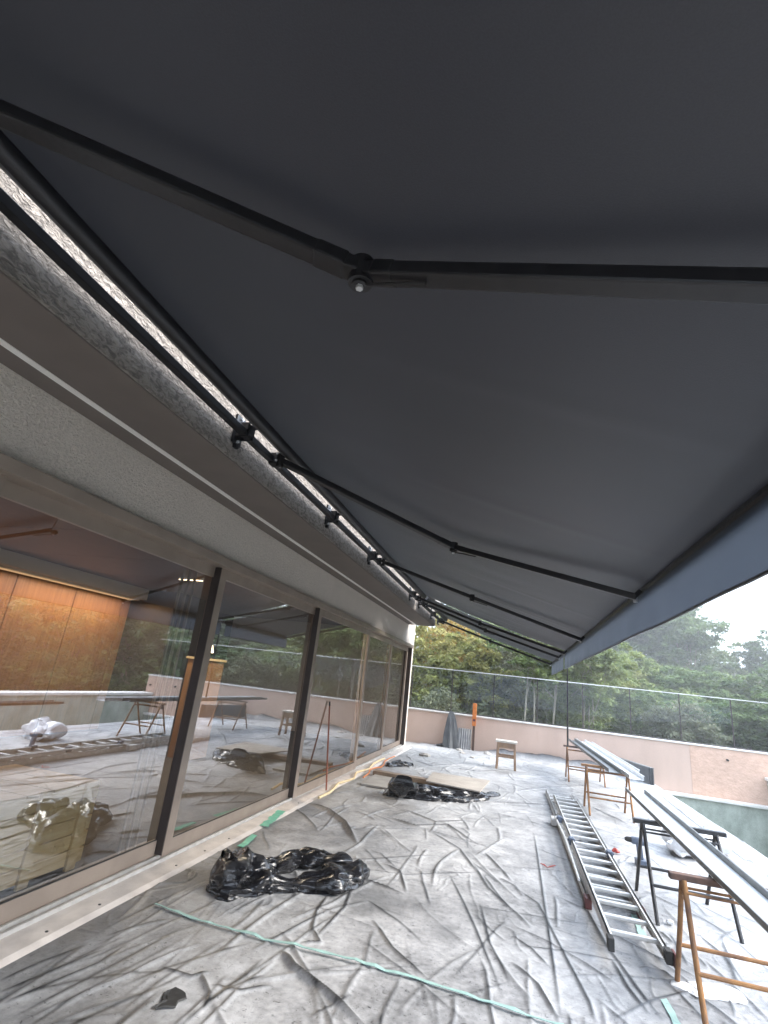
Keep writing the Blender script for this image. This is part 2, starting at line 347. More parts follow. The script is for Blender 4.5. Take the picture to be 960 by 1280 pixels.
# ================================================================== HOUSE
house = thing('house', (-3, 4, -.01), 'low house with beige stucco wall, deep eave beam and glazed terrace front', 'house')
Y0 = -6.0
MB().box((-.30, Y0, 2.50), (0.0, HOUSE_END, ZS+.3)).build('wall', 'stucco', house)
MB().box((-.302, HOUSE_END-.30, -.02), (-.002, HOUSE_END+.003, 2.496)).build('pillar', 'stucco', house, bevel=.006)
eb = MB().box((.10, Y0, ZS+.01), (XF, 13.08, 3.50)).build('eave_beam', 'coarse', house, bevel=.006)
MB().box((.004, Y0, ZS-.002), (.175, 13.06, ZS+.03)).build('soffit', 'soffit', house)
MB().box((.228, Y0, ZS-.002), (XF-.012, 13.06, ZS+.008)).build('soffit', 'soffit', house)
MB().box((.178, Y0, ZS-.006), (.225, 13.058, ZS+.02)).build('groove_trim', 'groove', house)
MB().box((-6.2, Y0, 3.503), (XF+.11, 13.10, 3.62)).build('roof', 'roofing', house)  # slab edge past the beam is added to shade the fascia
MB().box((-6.2, HOUSE_END-.298, -.02), (-.305, HOUSE_END-.05, 3.50)).build('wall', 'stucco', house)
# interior shell
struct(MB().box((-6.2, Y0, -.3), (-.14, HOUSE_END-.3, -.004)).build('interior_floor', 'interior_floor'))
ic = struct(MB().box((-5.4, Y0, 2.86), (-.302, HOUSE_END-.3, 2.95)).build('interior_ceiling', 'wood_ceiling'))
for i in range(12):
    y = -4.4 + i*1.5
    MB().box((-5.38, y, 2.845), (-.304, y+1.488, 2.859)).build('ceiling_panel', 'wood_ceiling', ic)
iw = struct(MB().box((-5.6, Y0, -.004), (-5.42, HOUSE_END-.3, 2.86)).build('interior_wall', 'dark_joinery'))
pm = MB().box((-.0, 0, 0), (.03, 1.232, 2.60)).mesh('wood_panel', 'wood_warm', bevel=.004)
for i in range(12):
    o = link('wood_panel', pm, iw); o.location = (-5.417, -4.6 + i*1.25, .01)
MB().box((-5.415, Y0, 2.62), (-4.95, 9.3, 2.84)).build('ceiling_beam', 'white_paint', iw)
struct(MB().box((-5.38, -4.35, -.004), (-.32, -4.2, 2.84)).build('interior_wall', 'white_paint'))
dc = MB().box((-5.386, 9.35, 0), (-4.2, 10.4, 2.84)); dc.box((-4.195, 9.4, .05), (-4.17, 9.86, 2.3)); dc.box((-4.195, 9.9, .05), (-4.17, 10.36, 2.3))
tag(dc.build('tall_cabinet', 'dark_joinery', bevel=.003), 'tall dark cabinet at the end of the wood-panelled wall inside', 'cabinet')

# LED strips under the ceiling
lampdefs = [((-2.88, 7.45), (-2.42, 7.42), 'short warm light strip on the wood ceiling inside the first glass door'),
            ((-1.20, 7.36), (-.70, 7.30), 'warm light strip on the ceiling, upper one of the crossing pair inside'),
            ((-1.85, 8.55), (-.98, 7.60), 'slanting warm light strip on the ceiling joining the short one inside')]
for a, b, lb in lampdefs:
    t = thing('strip_light', (a[0], a[1], 2.84), lb, 'light')
    MB().bar((*a, 2.829), (*b, 2.829), .06, .03).build('housing', 'white_paint', t)
    MB().bar((*a, 2.810), (*b, 2.810), .045, .008).build('diffuser', 'lamp', t)
    mid = ((a[0]+b[0])/2, (a[1]+b[1])/2)
    L = bpy.data.lights.new('strip_light_glow', 'AREA'); L.shape = 'RECTANGLE'; L.size = .5; L.size_y = .05; L.energy = 8; L.color = (1, .84, .66)
    lo = link('strip_light_glow', L); lo.location = (mid[0], mid[1], 2.79)
# cove light glow along the light beam above the wood wall (lit in the photograph)
t = thing('cove_light', (-4.9, 5, 2.62), 'long warm cove light under the white ceiling beam above the wood wall', 'light')
MB().box((-5.30, 1.0, 2.585), (-5.05, 9.2, 2.618)).build('housing', 'white_paint', t)
MB().box((-5.25, 1.1, 2.575), (-5.10, 9.1, 2.583)).build('diffuser', 'cove', t)
for y in (2.5, 5.2, 7.9):
    L = bpy.data.lights.new('cove_glow', 'AREA'); L.shape = 'RECTANGLE'; L.size = .15; L.size_y = 2.4; L.energy = 9; L.color = (1, .60, .30)
    lo = link('cove_glow', L); lo.location = (-5.0, y, 2.565)
# lit wooden column/cupboard seen behind the first meeting stile
cup = thing('wood_column', (-2.6, 8.2, 0), 'warm lit wooden column standing inside behind the door stile', 'column')
MB().box((-2.75, 8.0, 0), (-2.35, 8.5, 1.55)).build('body', 'wood_warm', cup, bevel=.004)
MB().box((-2.78, 7.97, 1.553), (-2.32, 8.53, 1.59)).build('top', 'wood_pale', cup, bevel=.004)
lp = thing('table_lamp', (-2.55, 8.25, 1.59), 'small glowing lamp on the wooden column inside', 'lamp')
MB().tube([(-2.55,8.25,1.59),(-2.55,8.25,1.605)], [.07,.065], 16).build('base', 'bronze_dark', lp)
MB().tube([(-2.55,8.25,1.60),(-2.55,8.25,1.70)], .012, 8).build('stem', 'bronze_dark', lp)
MB().tube([(-2.55,8.25,1.69),(-2.55,8.25,1.82)], [.085,.05], 16).build('shade', 'lamp', lp, True)
# wooden crate wrapped in film just behind the first door
cr = thing('wooden_crate', (-1.1, 3.1, 0), 'pale pine shipping crate wrapped in film behind the first glass door', 'crate')
ca, cb_ = (-1.35, 2.1), (-.48, 3.86); H = .58
body = MB().box((ca[0]+.02, ca[1]+.02, .03), (cb_[0]-.02, cb_[1]-.02, H-.02)).build('body', 'wood_pale', cr)
for i in range(5):
    z = .03 + i*.108
    MB().box((cb_[0]-.019, ca[1], z), (cb_[0], cb_[1], z+.098)).build('plank', 'wood_pale', cr, bevel=.003)
    MB().box((ca[0]+.02, cb_[1]-.019, z), (cb_[0]-.021, cb_[1], z+.098)).build('plank', 'wood_pale', cr, bevel=.003)
for y in (2.2, 2.75, 3.3, 3.70):
    MB().box((cb_[0]+.001, y, .0), (cb_[0]+.025, y+.085, H+.01)).build('batten', 'wood_pale', cr, bevel=.003)
for i in range(8):
    y = ca[1] + i*.221
    MB().box((ca[0], y, H-.018), (cb_[0]-.001, y+.21, H)).build('lid_plank', 'wood_pale', cr, bevel=.003)

# ================================================================== SLIDING DOORS
th = thing('door_threshold', (.05, 5, 0), 'pale metal door threshold with running tracks along the terrace', 'threshold')
MB().prism([(-.16,-.03),(.24,-.03),(.24,.012),(.20,.03),(.10,.036),(-.16,.036)], Y0, 13.68).build('sill', 'threshold', th)
for x in (-.035, .03):
    MB().prism([(x-.009,.035),(x+.009,.035),(x+.008,.06),(x-.008,.06)], Y0, 13.67).build('track', 'steel', th)
scr = MB().tube([(0,0,0),(0,0,.003)], .009, 10).mesh('drain_hole', 'rubber')
for y in (2.95, 3.35, 4.15, 4.55, 4.95, 5.8, 6.6):
    o = link('drain_hole', scr, th); o.location = (.165, y, .0315)
MB().box((-.16, Y0, 2.42), (.075, 13.68, 2.498)).build('head_track', 'bronze', house, bevel=.004)
def door(y0, y1, x, label, sw=(.105, .105), z1=2.425):
    """one sliding leaf: stiles, rails, pane"""
    d = .045; t = thing('sliding_door', (x, (y0+y1)/2, .045), label, 'door', 'sliding glass doors along the terrace')
    MB().box((x-d/2, y0, .045), (x+d/2, y0+sw[0], z1)).build('stile', 'bronze', t, bevel=.003)
    MB().box((x-d/2, y1-sw[1], .045), (x+d/2, y1, z1)).build('stile', 'bronze', t, bevel=.003)
    MB().box((x-d/2+.002, y0+sw[0]+.001, .045), (x+d/2-.002, y1-sw[1]-.001, .155)).build('rail', 'bronze', t, bevel=.003)
    MB().box((x-d/2+.002, y0+sw[0]+.001, z1-.10), (x+d/2-.002, y1-sw[1]-.001, z1)).build('rail', 'bronze', t, bevel=.003)
    MB().box((x-.006, y0+sw[0]-.006, .15), (x+.006, y1-sw[1]+.006, z1-.095)).build('pane', 'door_glass', t)
    MB().box((x+.0065, y0+sw[0], .151), (x+.0165, y1-sw[1], .162)).build('gasket', 'rubber', t)
    return t
door(-.65, 1.98, -.035, 'sliding glass door leaf at the near end of the terrace front, before the crate')
door(1.90, 4.32, -.095, 'sliding glass door leaf behind which the pine crate stands')
door(4.20, 6.78, -.035, 'sliding glass door leaf beside the crumpled black plastic on the sheet')
door(6.68, 9.40, .025, 'sliding glass door leaf with a thin stick leaning on it')
door(9.30, 11.55, -.035, 'second sliding glass door leaf from the stucco pillar')
door(11.45, 13.66, -.095, 'sliding glass door leaf next to the stucco pillar')
# dark interlock strips on the leaf edges facing the camera
for y, x in ((4.197, -.035), (6.677, .025)):
    MB().box((x-.055, y-.012, .06), (x+.024, y, 2.42)).build('interlock_strip', 'bronze_dark', house)
# inner frames of a parked screen leaf seen through the first door
sd = thing('inner_screen_leaf', (-.2, 3.75, 0), 'parked inner screen frame seen through the door just before the first meeting stile', 'screen')
for y in (3.86, 3.95, 4.04):
    MB().box((-.185, y, .04), (-.165, y+.02, 2.42)).build('stile', 'bronze', sd, bevel=.003)
jb = MB().box((-.17, 13.66, .037), (.03, 13.70, 2.49)).build('door_jamb', 'bronze_dark', house, bevel=.003)

# ================================================================== AWNINGS
RX, RZ = .86, 3.245           # roller axis
BX, BZ = 3.60, 2.395          # front bar axis
def fab_z(x): return RZ+.045 + (BZ+.03 - RZ-.045)*(x-RX)/(BX-RX)
def arm_z(x): return fab_z(x) - .135 + .03*(x-RX)/(BX-RX)
def on_arm(px, py):
    """photo pixel on the plane in which the arms lie"""
    a, b = Vector((RX, 0, arm_z(RX))), Vector((BX, 0, arm_z(BX)))
    n = (b-a).cross(Vector((0,1,0))); d = AR*((px-480)/FPX) - AU*((py-640)/FPX) + AF
    return CAM + d*(((a-CAM).dot(n))/d.dot(n))
def awning(y0, y1, label, arms, seed, brackets):
    aw = thing('awning', (RX, (y0+y1)/2, RZ), label, 'awning', 'retractable awnings over the terrace')
    # fabric: taut sheet, slight sag between arms, faint cross ripples by the front bar
    nx, ny = 90, int((y1-y0)/.05)
    X, Y = np.meshgrid(np.linspace(RX, BX-.008, nx), np.linspace(y0+.06, y1-.06, ny))
    s = (X-RX)/(BX-RX)
    Z = RZ+.045 + (BZ+.03-RZ-.045)*s - .035*np.sin(np.pi*s)
    Z += (fbm(Y*1.1+seed*9, s*1.6, 3, seed)-.5)*.05*s*np.sin(np.pi*np.clip(s, 0, 1)**.6)
    for ya in np.arange(y0, y1, 1.37):
        Z -= .006*np.exp(-((Y-ya-.25*(s-.5))/.05)**2)*np.clip(s-.35, 0, 1)*np.clip(1.02-s, 0, .3)*6
    link('fabric', grid_mesh('fabric', X, Y, Z, 'fabric'), aw)
    # roller and torsion bar
    MB().tube([(RX, y0+.03, RZ), (RX, y1-.03, RZ)], .043, 20).build('roller_tube', 'grey_metal', aw, True)
    MB().tube([(RX+.006, y0+.06, RZ+.006), (RX+.006, y1-.06, RZ+.006)], .049, 20).build('fabric_roll', 'fabric', aw, True)
    MB().box((.735, y0+.01, 3.14), (.785, y1-.01, 3.19)).build('torsion_bar', 'black_metal', aw, bevel=.004)
    # front bar with a small inner lip and end caps
    MB().prism([(BX-.035,BZ+.0),(BX-.025,BZ-.028),(BX+.025,BZ-.03),(BX+.04,BZ-.012),(BX+.035,BZ+.03),(BX+.0,BZ+.036),(BX-.03,BZ+.024)], y0+.01, y1-.01).build('front_bar', 'black_metal', aw, bevel=.004)
    for y in (y0+.003, y1-.003):
        MB().box((BX-.038, y-.006, BZ-.033), (BX+.043, y+.006, BZ+.039)).build('end_cap', 'black_metal', aw, bevel=.003)
    # valance
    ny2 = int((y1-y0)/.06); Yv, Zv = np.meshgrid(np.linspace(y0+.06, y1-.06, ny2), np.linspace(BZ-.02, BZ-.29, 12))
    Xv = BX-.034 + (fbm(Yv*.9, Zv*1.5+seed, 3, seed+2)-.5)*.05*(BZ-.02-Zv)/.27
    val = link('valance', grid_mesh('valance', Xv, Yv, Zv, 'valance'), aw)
    MB().tube([(Xv[-1,j], Yv[-1,j], Zv[-1,j]) for j in range(0, ny2, 4)] + [(Xv[-1,-1], Yv[-1,-1], Zv[-1,-1])], .008, 8).build('hem_rod', 'fabric', val, True)
    for sh, el, en in arms:
        arm = MB().bar(sh, el, .066, .046, (0,0,1)).build('arm', 'black_metal', aw, bevel=.008)
        MB().bar(el, en, .062, .044).build('forearm', 'black_metal', arm, bevel=.007)
        MB().tube([el+Vector((0,0,-.042)), el+Vector((0,0,.040))], .036, 16).build('elbow_joint', 'black_metal', arm, True)
        MB().tube([el+Vector((0,0,-.050)), el+Vector((0,0,-.041))], .024, 16).build('elbow_washer', 'black_metal', arm, True)
        MB().tube([el+Vector((0,0,-.060)), el+Vector((0,0,-.049))], .0115, 6).build('elbow_bolt', 'zinc', arm)
        MB().bar(el+(sh-el).normalized()*.05, el+(sh-el).normalized()*.15, .072, .050).build('arm_sleeve', 'black_metal', arm, bevel=.008)
        MB().bar(el+(en-el).normalized()*.045, el+(en-el).normalized()*.12, .068, .048).build('forearm_sleeve', 'black_metal', arm, bevel=.008)
        cdir = (en-el).normalized(); MB().tube([el+cdir*.02+Vector((0,0,-.045)), el+cdir*.10+Vector((0,0,-.036)), el+cdir*.22+Vector((0,0,-.03))], .005, 6).build('tension_cable', 'black_metal', arm, True)
        b = MB().box((sh.x-.075, sh.y-.055, sh.z-.045), (sh.x-.005, sh.y+.035, sh.z+.05)); b.tube([sh+Vector((0,0,-.06)), sh+Vector((0,0,.06))], .034, 14)
        b.build('shoulder_joint', 'black_metal', arm, bevel=.006)
        for dy, dz in ((-.05,-.03),(-.05,.03),(.03,-.055)):
            MB().tube([(sh.x+.0, sh.y+dy-.03, sh.z+dz), (sh.x+.012, sh.y+dy-.03, sh.z+dz)], .009, 8).build('bolt', 'zinc', arm)
        e = MB().bar(en+Vector((-.02,0,0)), (BX-.045, en.y, BZ-.005), .05, .03).build('front_clevis', 'black_metal', arm, bevel=.003)
        MB().tube([en+Vector((-.01,0,-.035)), en+Vector((-.01,0,.03))], .016, 12).build('clevis_pin', 'zinc', arm, True)
    for y in brackets:
        b = MB().box((XF-.012, y-.055, 3.09), (XF+.018, y+.055, 3.31)); b.box((XF+.018, y-.045, 3.135), (.80, y-.030, 3.245)); b.box((XF+.018, y+.030, 3.135), (.80, y+.045, 3.245))
        b.box((.787, y-.045, 3.15), (.80, y+.045, 3.235)); b.bar((.745, y, 3.216), (RX, y, RZ-.02), .03, .03); b.box((XF+.0, y-.02, 3.06), (XF+.03, y+.02, 3.09))
        br = b.build('wall_bracket', 'black_metal', aw, bevel=.002)
        for dz in (3.11, 3.29): MB().tube([(XF+.018, y, dz), (XF+.032, y, dz)], .011, 8).build('bolt', 'zinc', br)
    return aw
def arm_px(s, e, n, sh_y=None):
    S, E_, N = on_arm(*s), on_arm(*e), on_arm(*n)
    d = (S-E_); S = E_ + d*((.82-E_.x)/d.x)            # shoulder carried by the torsion bar
    d = (N-E_); N = E_ + d*((BX-.07-E_.x)/d.x)
    return S, E_, N
A1 = [arm_px((0,142),(452,341),(960,358)), arm_px((318,560),(567,684),(800,748)), arm_px((462,696),(590,747),(724,799)), arm_px((510,742),(600,779),(699,814))]
A2 = [(Vector((.82, 10.75, arm_z(.82))), Vector((2.05, 11.25, arm_z(2.05))), Vector((BX-.07, 10.85, arm_z(BX-.07)))),
      (Vector((.82, 13.55, arm_z(.82))), Vector((2.05, 13.68, arm_z(2.05))), Vector((BX-.07, 13.45, arm_z(BX-.07))))]
awning(-2.4, 10.25, 'long charcoal retractable awning with four folding arms and a hanging front valance', A1, 1, (-.9, .25, 2.95, 4.9, 6.6, 9.6))
awning(10.33, 13.78, 'short charcoal retractable awning at the pillar end of the house', A2, 4, (10.6, 12.3, 13.5))
# crank rod hanging from the end of the long awning
ck = thing('awning_crank_rod', (BX, 10.27, BZ-.05), 'thin black crank rod hanging from the end of the long awning', 'crank')
MB().tube([(BX+.02, 10.275, BZ-.06), (BX+.02, 10.278, BZ-1.05)], .011, 10).build('rod', 'black_metal', ck, True)
MB().tube([(BX+.02, 10.278, BZ-1.04), (BX+.022, 10.28, BZ-1.60)], .016, 10).build('handle', 'rubber', ck, True)
MB().tube([(BX+.02, 10.265, BZ-.085), (BX+.02, 10.29, BZ-.065), (BX+.02, 10.30, BZ-.04), (BX+.02, 10.28, BZ-.02), (BX+.02, 10.262, BZ-.03)], .006, 8).build('hook', 'zinc', ck, True)

# ================================================================== FAR WALL + GLASS RAILING
fw = thing('parapet_wall', (4, YW, -.02), 'pink plastered parapet wall across the end of the terrace', 'wall')
XB, XE = 6.92, 8.80
MB().box((-6.5, YW, -1.6), (XB, YW+.22, .84)).build('plaster_face', 'pink_plaster', fw)
o = MB().box((XB+.001, YW-.006, -1.6), (XE, YW+.22, .838)).build('rough_face', 'pink_rough', fw); o['label'] = 'rough unpainted stretch of wall'
MB().box((-6.5, YW-.03, .842), (XE+.02, YW+.25, .88)).build('coping', 'coping', fw, bevel=.006)
for x, z in ((7.72, .60), (8.65, .56)):
    MB().tube([(x, YW-.08, z), (x, YW+.02, z+.01)], .022, 12).build('drain_spout', 'rubber', fw, True)
gr = thing('glass_railing', (4, YW+.11, .88), 'frameless looking glass railing with slim posts on the pink parapet wall', 'railing')
MB().box((-6.4, YW+.085, .876), (XE-.02, YW+.135, .905)).build('base_channel', 'bronze_dark', gr, bevel=.003)
MB().box((-6.4, YW+.100, 2.015), (XE-.02, YW+.120, 2.036)).build('top_rail', 'steel', gr, bevel=.004)
pst = MB().box((-.012, YW+.098, .90), (.012, YW+.122, 2.016)).mesh('post', 'bronze_dark')
pan = MB().box((.016, YW+.105, .90), (1.146, YW+.115, 2.013)).mesh('pane', 'rail_glass')
k = 0; x = -6.03
while x < XE:
    o = link('post', pst, gr); o.location.x = x
    if x+1.17 < XE: o = link('pane', pan, gr); o.location.x = x
    x += 1.165

# ================================================================== PLASTIC SHEET
def sheet():
    xs = np.arange(.215, EDGE_X+.004, .0082)
    ys = [1.25]
    while ys[-1] < YW-.03: ys.append(ys[-1] + .0062 + .0018*ys[-1])
    ys = np.array(ys); X, Y = np.meshgrid(xs, ys)
    Z = .004 + .010*fbm(X*1.3, Y*.9, 3, 5) + .005*fbm(X*5, Y*3.6, 3, 6)
    dust = np.ones_like(X)*.97
    # loose crumple network
    wx = X + .25*(fbm(X*1.5, Y*1.5, 3, 21)-.5)*2; wy = Y + .25*(fbm(X*1.5+9, Y*1.5, 3, 22)-.5)*2
    amt = np.clip(fbm(X*.55+3, Y*.45, 3, 31)*2.4-.75, .12, 1)
    for f, a, sd in ((2.6, .012, 41), (6.0, .007, 43)):
        r = 1-np.abs(2*fbm(wx*f*.9+sd, wy*f*.62, 2, sd)-1)
        r = np.clip((r-.90)/.10, 0, 1)**2
        Z += r*a*amt; dust -= .30*np.clip(r*1.3-.35, 0, 1)*amt
    def ridge(pts, w, h, dk=.8):
        nonlocal Z, dust
        pts = np.array(pts, float)
        lo = pts.min(0)-5*w; hi = pts.max(0)+5*w
        i0, i1 = np.searchsorted(xs, [lo[0], hi[0]]); j0, j1 = np.searchsorted(ys, [lo[1], hi[1]])
        if i1-i0 < 2 or j1-j0 < 2: return
        x, y = X[j0:j1, i0:i1], Y[j0:j1, i0:i1]; best = np.full(x.shape, 9.); tt = np.zeros(x.shape)
        n = len(pts)-1
        for k in range(n):
            a, b = pts[k], pts[k+1]; d = b-a; L = (d@d)+1e-9
            t = np.clip(((x-a[0])*d[0]+(y-a[1])*d[1])/L, 0, 1)
            q = np.hypot(x-a[0]-t*d[0], y-a[1]-t*d[1]); m = q < best; best[m] = q[m]; tt[m] = (k+t[m])/n
        env = np.clip(np.minimum(tt, 1-tt)*5, 0, 1)**.7
        w = max(w, .0115); prof = (np.exp(-(best/w)**2)*.6+.4*np.exp(-best/(w*.9)))*env
        Z[j0:j1, i0:i1] = np.maximum(Z[j0:j1, i0:i1], Z[j0:j1, i0:i1]*(1-prof) + (h+.008)*prof)
        dust[j0:j1, i0:i1] -= dk*np.exp(-(best/max(w*.5, .0095))**2)*env
    fp = lambda L: [tuple(P(a, b, 'z', .01)[:2]) for a, b in L]
    traced = [
        ([(385,1004),(412,1015),(432,1030),(448,1058)], .035, .045), ([(352,1188),(368,1212),(408,1243),(458,1288)], .032, .04),
        ([(466,1150),(490,1186),(537,1228)], .016, .02), ([(640,1107),(673,1130),(700,1183),(737,1253),(745,1279)], .012, .014),
        ([(667,1040),(672,1070),(681,1133),(690,1193),(702,1275)], .012, .014), ([(640,1203),(673,1233),(700,1279)], .018, .022),
        ([(640,1170),(665,1187),(687,1210)], .013, .012), ([(697,1120),(735,1140),(760,1185),(800,1240),(830,1279)], .014, .016),
        ([(765,1200),(785,1235),(812,1270)], .014, .018), ([(837,1167),(860,1207)], .01, .012), ([(868,1165),(905,1195),(930,1228)], .011, .014),
        ([(0,1243),(60,1218),(135,1186)], .016, .018), ([(0,1258),(70,1228),(125,1205),(162,1180)], .015, .016), ([(20,1272),(90,1235),(165,1196),(230,1160)], .012, .012),
        ([(0,1228),(50,1205),(110,1182)], .014, .016), ([(200,1210),(240,1222),(262,1215)], .016, .018), ([(250,1215),(262,1245),(255,1262)], .02, .022), ([(262,1232),(300,1240),(340,1232)], .02, .016),
        ([(430,1075),(440,1095),(470,1105),(505,1118)], .02, .022), ([(480,1080),(500,1090),(508,1116)], .018, .02), ([(390,1160),(400,1178),(376,1178)], .015, .015),
        ([(560,1090),(580,1130),(596,1165),(630,1250)], .010, .012), ([(600,1130),(612,1180),(640,1235)], .011, .014), ([(592,1080),(610,1110),(640,1140)], .014, .016),
        ([(480,1020),(520,1033),(560,1032),(600,1058)], .024, .026), ([(540,1040),(575,1062),(600,1095)], .018, .018), ([(606,1066),(640,1102)], .02, .022),
        ([(500,1010),(545,1028),(590,1026)], .02, .022), ([(385,1062),(378,1085)], .02, .02), ([(410,1120),(395,1140),(388,1170)], .014, .016), ([(440,1110),(430,1135),(395,1172)], .012, .014),
        ([(740,1010),(700,1008),(640,1005),(600,1003)], .03, .03), ([(735,983),(690,985),(640,990)], .03, .03),
        ([(800,1010),(850,1035),(905,1070)], .013, .014), ([(845,990),(890,1022),(955,1075)], .014, .016), ([(820,990),(870,1030),(950,1090)], .02, .02),
        ([(560,960),(600,965),(650,962)], .03, .03), ([(515,950),(540,958),(590,955)], .03, .03)]
    for L, w, h in traced: ridge(fp(L), w*.68, h*.95, .95)
    rr = random.Random(5)
    for k in range(620):
        cx, cy = rr.uniform(.3, EDGE_X-.1), 1.6 + (rr.random()**1.25)*13
        near_sill = cx < 1.5 and cy < 4.4
        ang = rr.gauss(1.35, .16) if near_sill else (rr.gauss(1.9, .5) if rr.random() < .6 else rr.uniform(0, math.pi))
        ln = rr.uniform(.18, 1.25); w = rr.uniform(.009, .0155)*(1+cy*.035); h = w*rr.uniform(.6, 1.15)
        n = 7; pts = []; x, y, a = cx-math.cos(ang)*ln/2, cy-math.sin(ang)*ln/2, ang
        for i in range(n): pts.append((x, y)); a += rr.gauss(0, .08); x += math.cos(a)*ln/(n-1); y += math.sin(a)*ln/(n-1)
        ridge(pts, w, h, rr.uniform(.15, .85)*(.7 if cy > 7 else 1))
    # bunched folds against the far wall
    b = np.exp(-((Y-(YW-.10))/.10)**2)*(.06+.14*fbm(X*2.2, Y*0+3, 3, 51))*np.clip((X-1.8)/.6, 0, 1)
    Z += b; dust -= np.clip(b*7, 0, .85)
    # cleaner dark strip along the door sill, scuffed patches
    dust -= .55*np.exp(-((X-.30)/.17)**2)*np.clip(fbm(X*2, Y*1.2, 3, 61)*2-.3, 0, 1)*np.clip((9-Y)/4, 0, 1)
    dust -= .5*np.clip(fbm(X*1.1+7, Y*.9+2, 4, 71)*3.4-1.8, 0, 1)*np.clip((7.5-Y)/3, 0, 1)
    Z = np.where(X < .24, np.minimum(Z, .012+.02*(X-.2)), Z)
    return grid_mesh('plastic_sheet', X, Y, Z, 'dusty', True, ('dust', np.clip(dust, .02, 1.0)))
tag(link('plastic_sheet', sheet()), 'dusty wrinkled black plastic sheet covering the whole terrace floor', 'plastic sheet')

# tape lines and scraps on the sheet
def strip(name, pxs, w, m, label, cat='tape', z=.022):
    pts = [P(a, b, 'z', z) for a, b in pxs]; mb = MB(); rr = random.Random(len(pxs)+int(w*1e4)); L = []
    for i in range(len(pts)-1):
        n = max(2, int((pts[i+1]-pts[i]).length/.06))
        for k in range(n): L.append(pts[i].lerp(pts[i+1], k/n))
    L.append(pts[-1]); dn = None
    for i, p in enumerate(L):
        d = (L[min(i+1, len(L)-1)]-L[max(i-1, 0)]).normalized(); s_ = d.cross(Vector((0,0,1))).normalized()
        ww = w*(.8+.4*rr.random()); zz = rr.gauss(0, .003)
        mb.v += [tuple(p+s_*ww/2+Vector((0,0,zz))), tuple(p-s_*ww/2+Vector((0,0,zz+rr.gauss(0,.003)))), tuple(p+s_*ww/2+Vector((0,0,zz-.003))), tuple(p-s_*ww/2+Vector((0,0,zz-.003)))]
    for i in range(len(L)-1):
        a = 4*i; mb.f += [(a,a+4,a+5,a+1),(a+2,a+3,a+7,a+6),(a,a+2,a+6,a+4),(a+1,a+5,a+7,a+3)]
    return tag(mb.build(name, m), label, cat)
strip('tape_strip', [(194,1129),(250,1150),(330,1172),(420,1193),(520,1222),(600,1248),(705,1281)], .022, 'aqua_tape', 'long pale aqua tape line crossing the plastic sheet from the door sill', z=.028)
strip('tape_strip', [(330,1032),(352,1013)], .09, 'green_tape', 'bright green tape scrap stuck beside the door threshold', z=.035)
strip('tape_strip', [(300,1058),(318,1044)], .06, 'green_tape', 'bright green tape scrap by the threshold behind the nearer crumpled plastic', z=.03)
strip('tape_strip', [(828,1245),(838,1262),(848,1283)], .045, 'aqua_tape', 'pale green tape lying on the sheet past the ladder foot', z=.02)
strip('tape_strip', [(792,1143),(800,1160),(806,1175)], .05, 'aqua_tape', 'pale green tape seen between the near ladder rungs', z=.02)
strip('red_cord_scrap', [(676,1079),(684,1083),(694,1082)], .014, 'red', 'short red cord scrap lying beside the ladder', 'ribbon')  # flat strip standing for a scrap of red cord
# small torn flap near the camera
tf = MB(); c = P(212,1250,'z',.015)
for r_, z_ in ((.06,.0),(.055,.006),(.03,.003)):
    n = len(tf.v); tf.v += [(c.x+math.cos(t/14*6.283)*r_*(1+.25*math.sin(t*2.1))*.8 + .02*math.sin(t), c.y+math.sin(t/14*6.283)*r_*1.5, .018+z_+.004*math.sin(t*3.3)) for t in range(14)]
for k in range(2):
    for t in range(14): tf.f.append((k*14+t, k*14+(t+1) % 14, (k+1)*14+(t+1) % 14, (k+1)*14+t))
tf.f.append(tuple(28+t for t in range(14)))
tag(tf.build('plastic_flap', 'rubber', smooth=True), 'small torn black plastic flap on the sheet near the tape line', 'plastic scrap')

